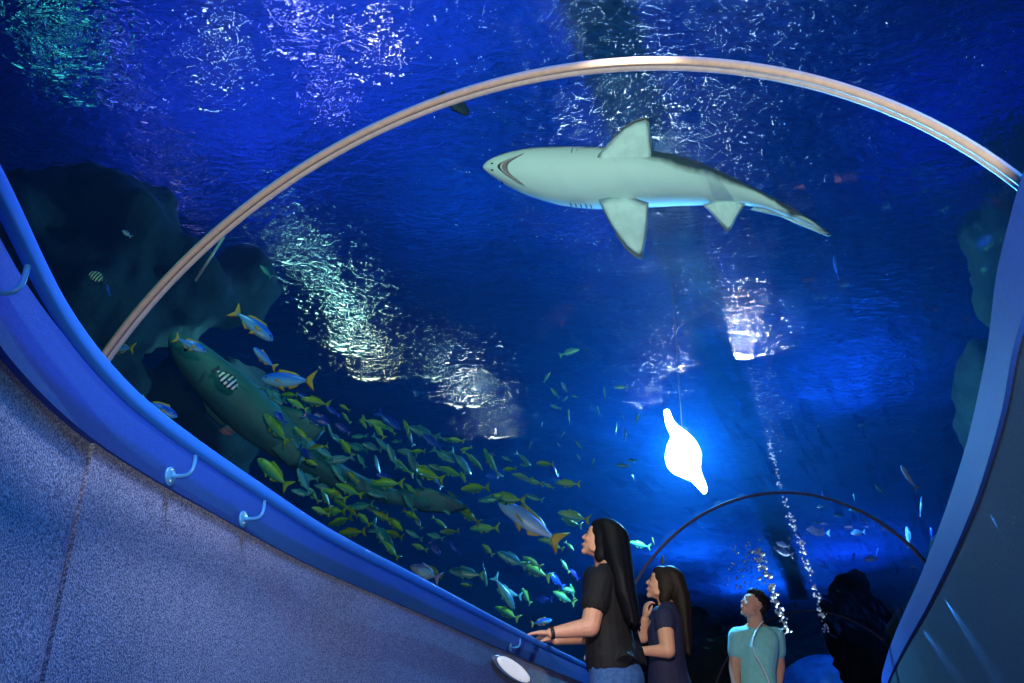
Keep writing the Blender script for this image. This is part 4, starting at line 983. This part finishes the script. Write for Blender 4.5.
# man in the aqua T-shirt
Yw = 7.85
f = Vector((-.62, -.78, 0)).normalized(); l = Z.cross(f)
base = Vector((py_(759, 640, Yw).x, Yw, 0)); m1 = person('man in a pale aqua T-shirt with a white cross strap, gazing up', base)
hip = py_(757, 692, Yw); chest = py_(757, 650, Yw); neckb = py_(756, 627, Yw)
hf = headframe(py_(749, 618.5, Yw - .04), py_(757, 592, Yw), Vector((-.92, -.30, .35)))
sh_a = py_(738, 637, Yw + .0); sh_b = py_(775, 637, Yw + .02)
el_a = py_(735, 668, Yw + .0); wr_a = py_(737, 694, Yw - .1); el_b = py_(779, 668, Yw + .05); wr_b = py_(777, 696, Yw - .04)
body = MB(); shirt = MB(); trou = MB()
torso(body, hip, chest, None, None, None, f, l, (.11, .15), (.12, .165)); head(body, hf, neckb, .06)
for s, e, wv, sg in ((sh_a, el_a, wr_a, 1), (sh_b, el_b, wr_b, -1)):
    chain(body, [s, e, wv], [.062, .050, .030]); chain(body, [neckb, s], [.055, .055])
    hand(body, wv, Vector((0, 0, -1)), Vector((-.8*sg, .3, 0)), f, 1.05, (.2, .3, .3))
legs(body, trou, m1, hip, f, l, 1.05, base)
part(body, 'body', M['skin_man'], m1, .0055, 3)
torso(shirt, hip, chest, None, None, None, f, l, (.135, .175), (.14, .19))
for s, e in ((sh_a, el_a), (sh_b, el_b)):
    chain(shirt, [neckb - Z*.05, s], [.072, .08]); chain(shirt, [s, s.lerp(e, .48)], [.082, .074])
part(shirt, 'shirt', M['aqua_cloth'], m1)
part(trou, 'trousers', M['dark_trouser'], m1, .008)
c, ff, ll, uu, HH_ = hf
mb = MB()
for q, r in (((-.15, 0, .70), (.43, .365, .35)), ((.02, 0, .88), (.32, .30, .16)), ((-.30, 0, .52), (.27, .33, .30)), ((.20, .02, .93), (.13, .2, .07))):
    blob(mb, c + HH_*(ff*q[0] + ll*q[1] + uu*q[2]), Vector(r)*HH_, (ff, ll, uu))
rr = random.Random(2)
for i in range(60):
    a = rr.uniform(0, 2*PI); b_ = rr.uniform(.25, 1.1); dv = (ff*math.cos(a)*math.sin(b_) + ll*math.sin(a)*math.sin(b_) + uu*math.cos(b_)); q = c + HH_*(-ff*.10 + uu*.68)
    mb.tube([q + dv*.34*HH_, q + dv*.45*HH_ + ff*.01], [.011, .004], 6)
part(mb, 'hair', M['black_hair'], m1, .006, 1); face_parts(m1, hf, base, M['skin_man'])
sp_ = [py_(763, 621, Yw-.10), py_(757, 629, Yw-.17), py_(753, 639, Yw-.215), py_(754, 652, Yw-.22), py_(760, 663, Yw-.215), py_(768, 680, Yw-.19), py_(772, 692, Yw-.17)]
mb = MB(); mb.tube([p - base for p in catmull(sp_, 5)], .0075, 8, .6); mb.build('shoulder_strap', pbr('white_strap', (0.85, 0.9, 0.92), 0.6), m1)
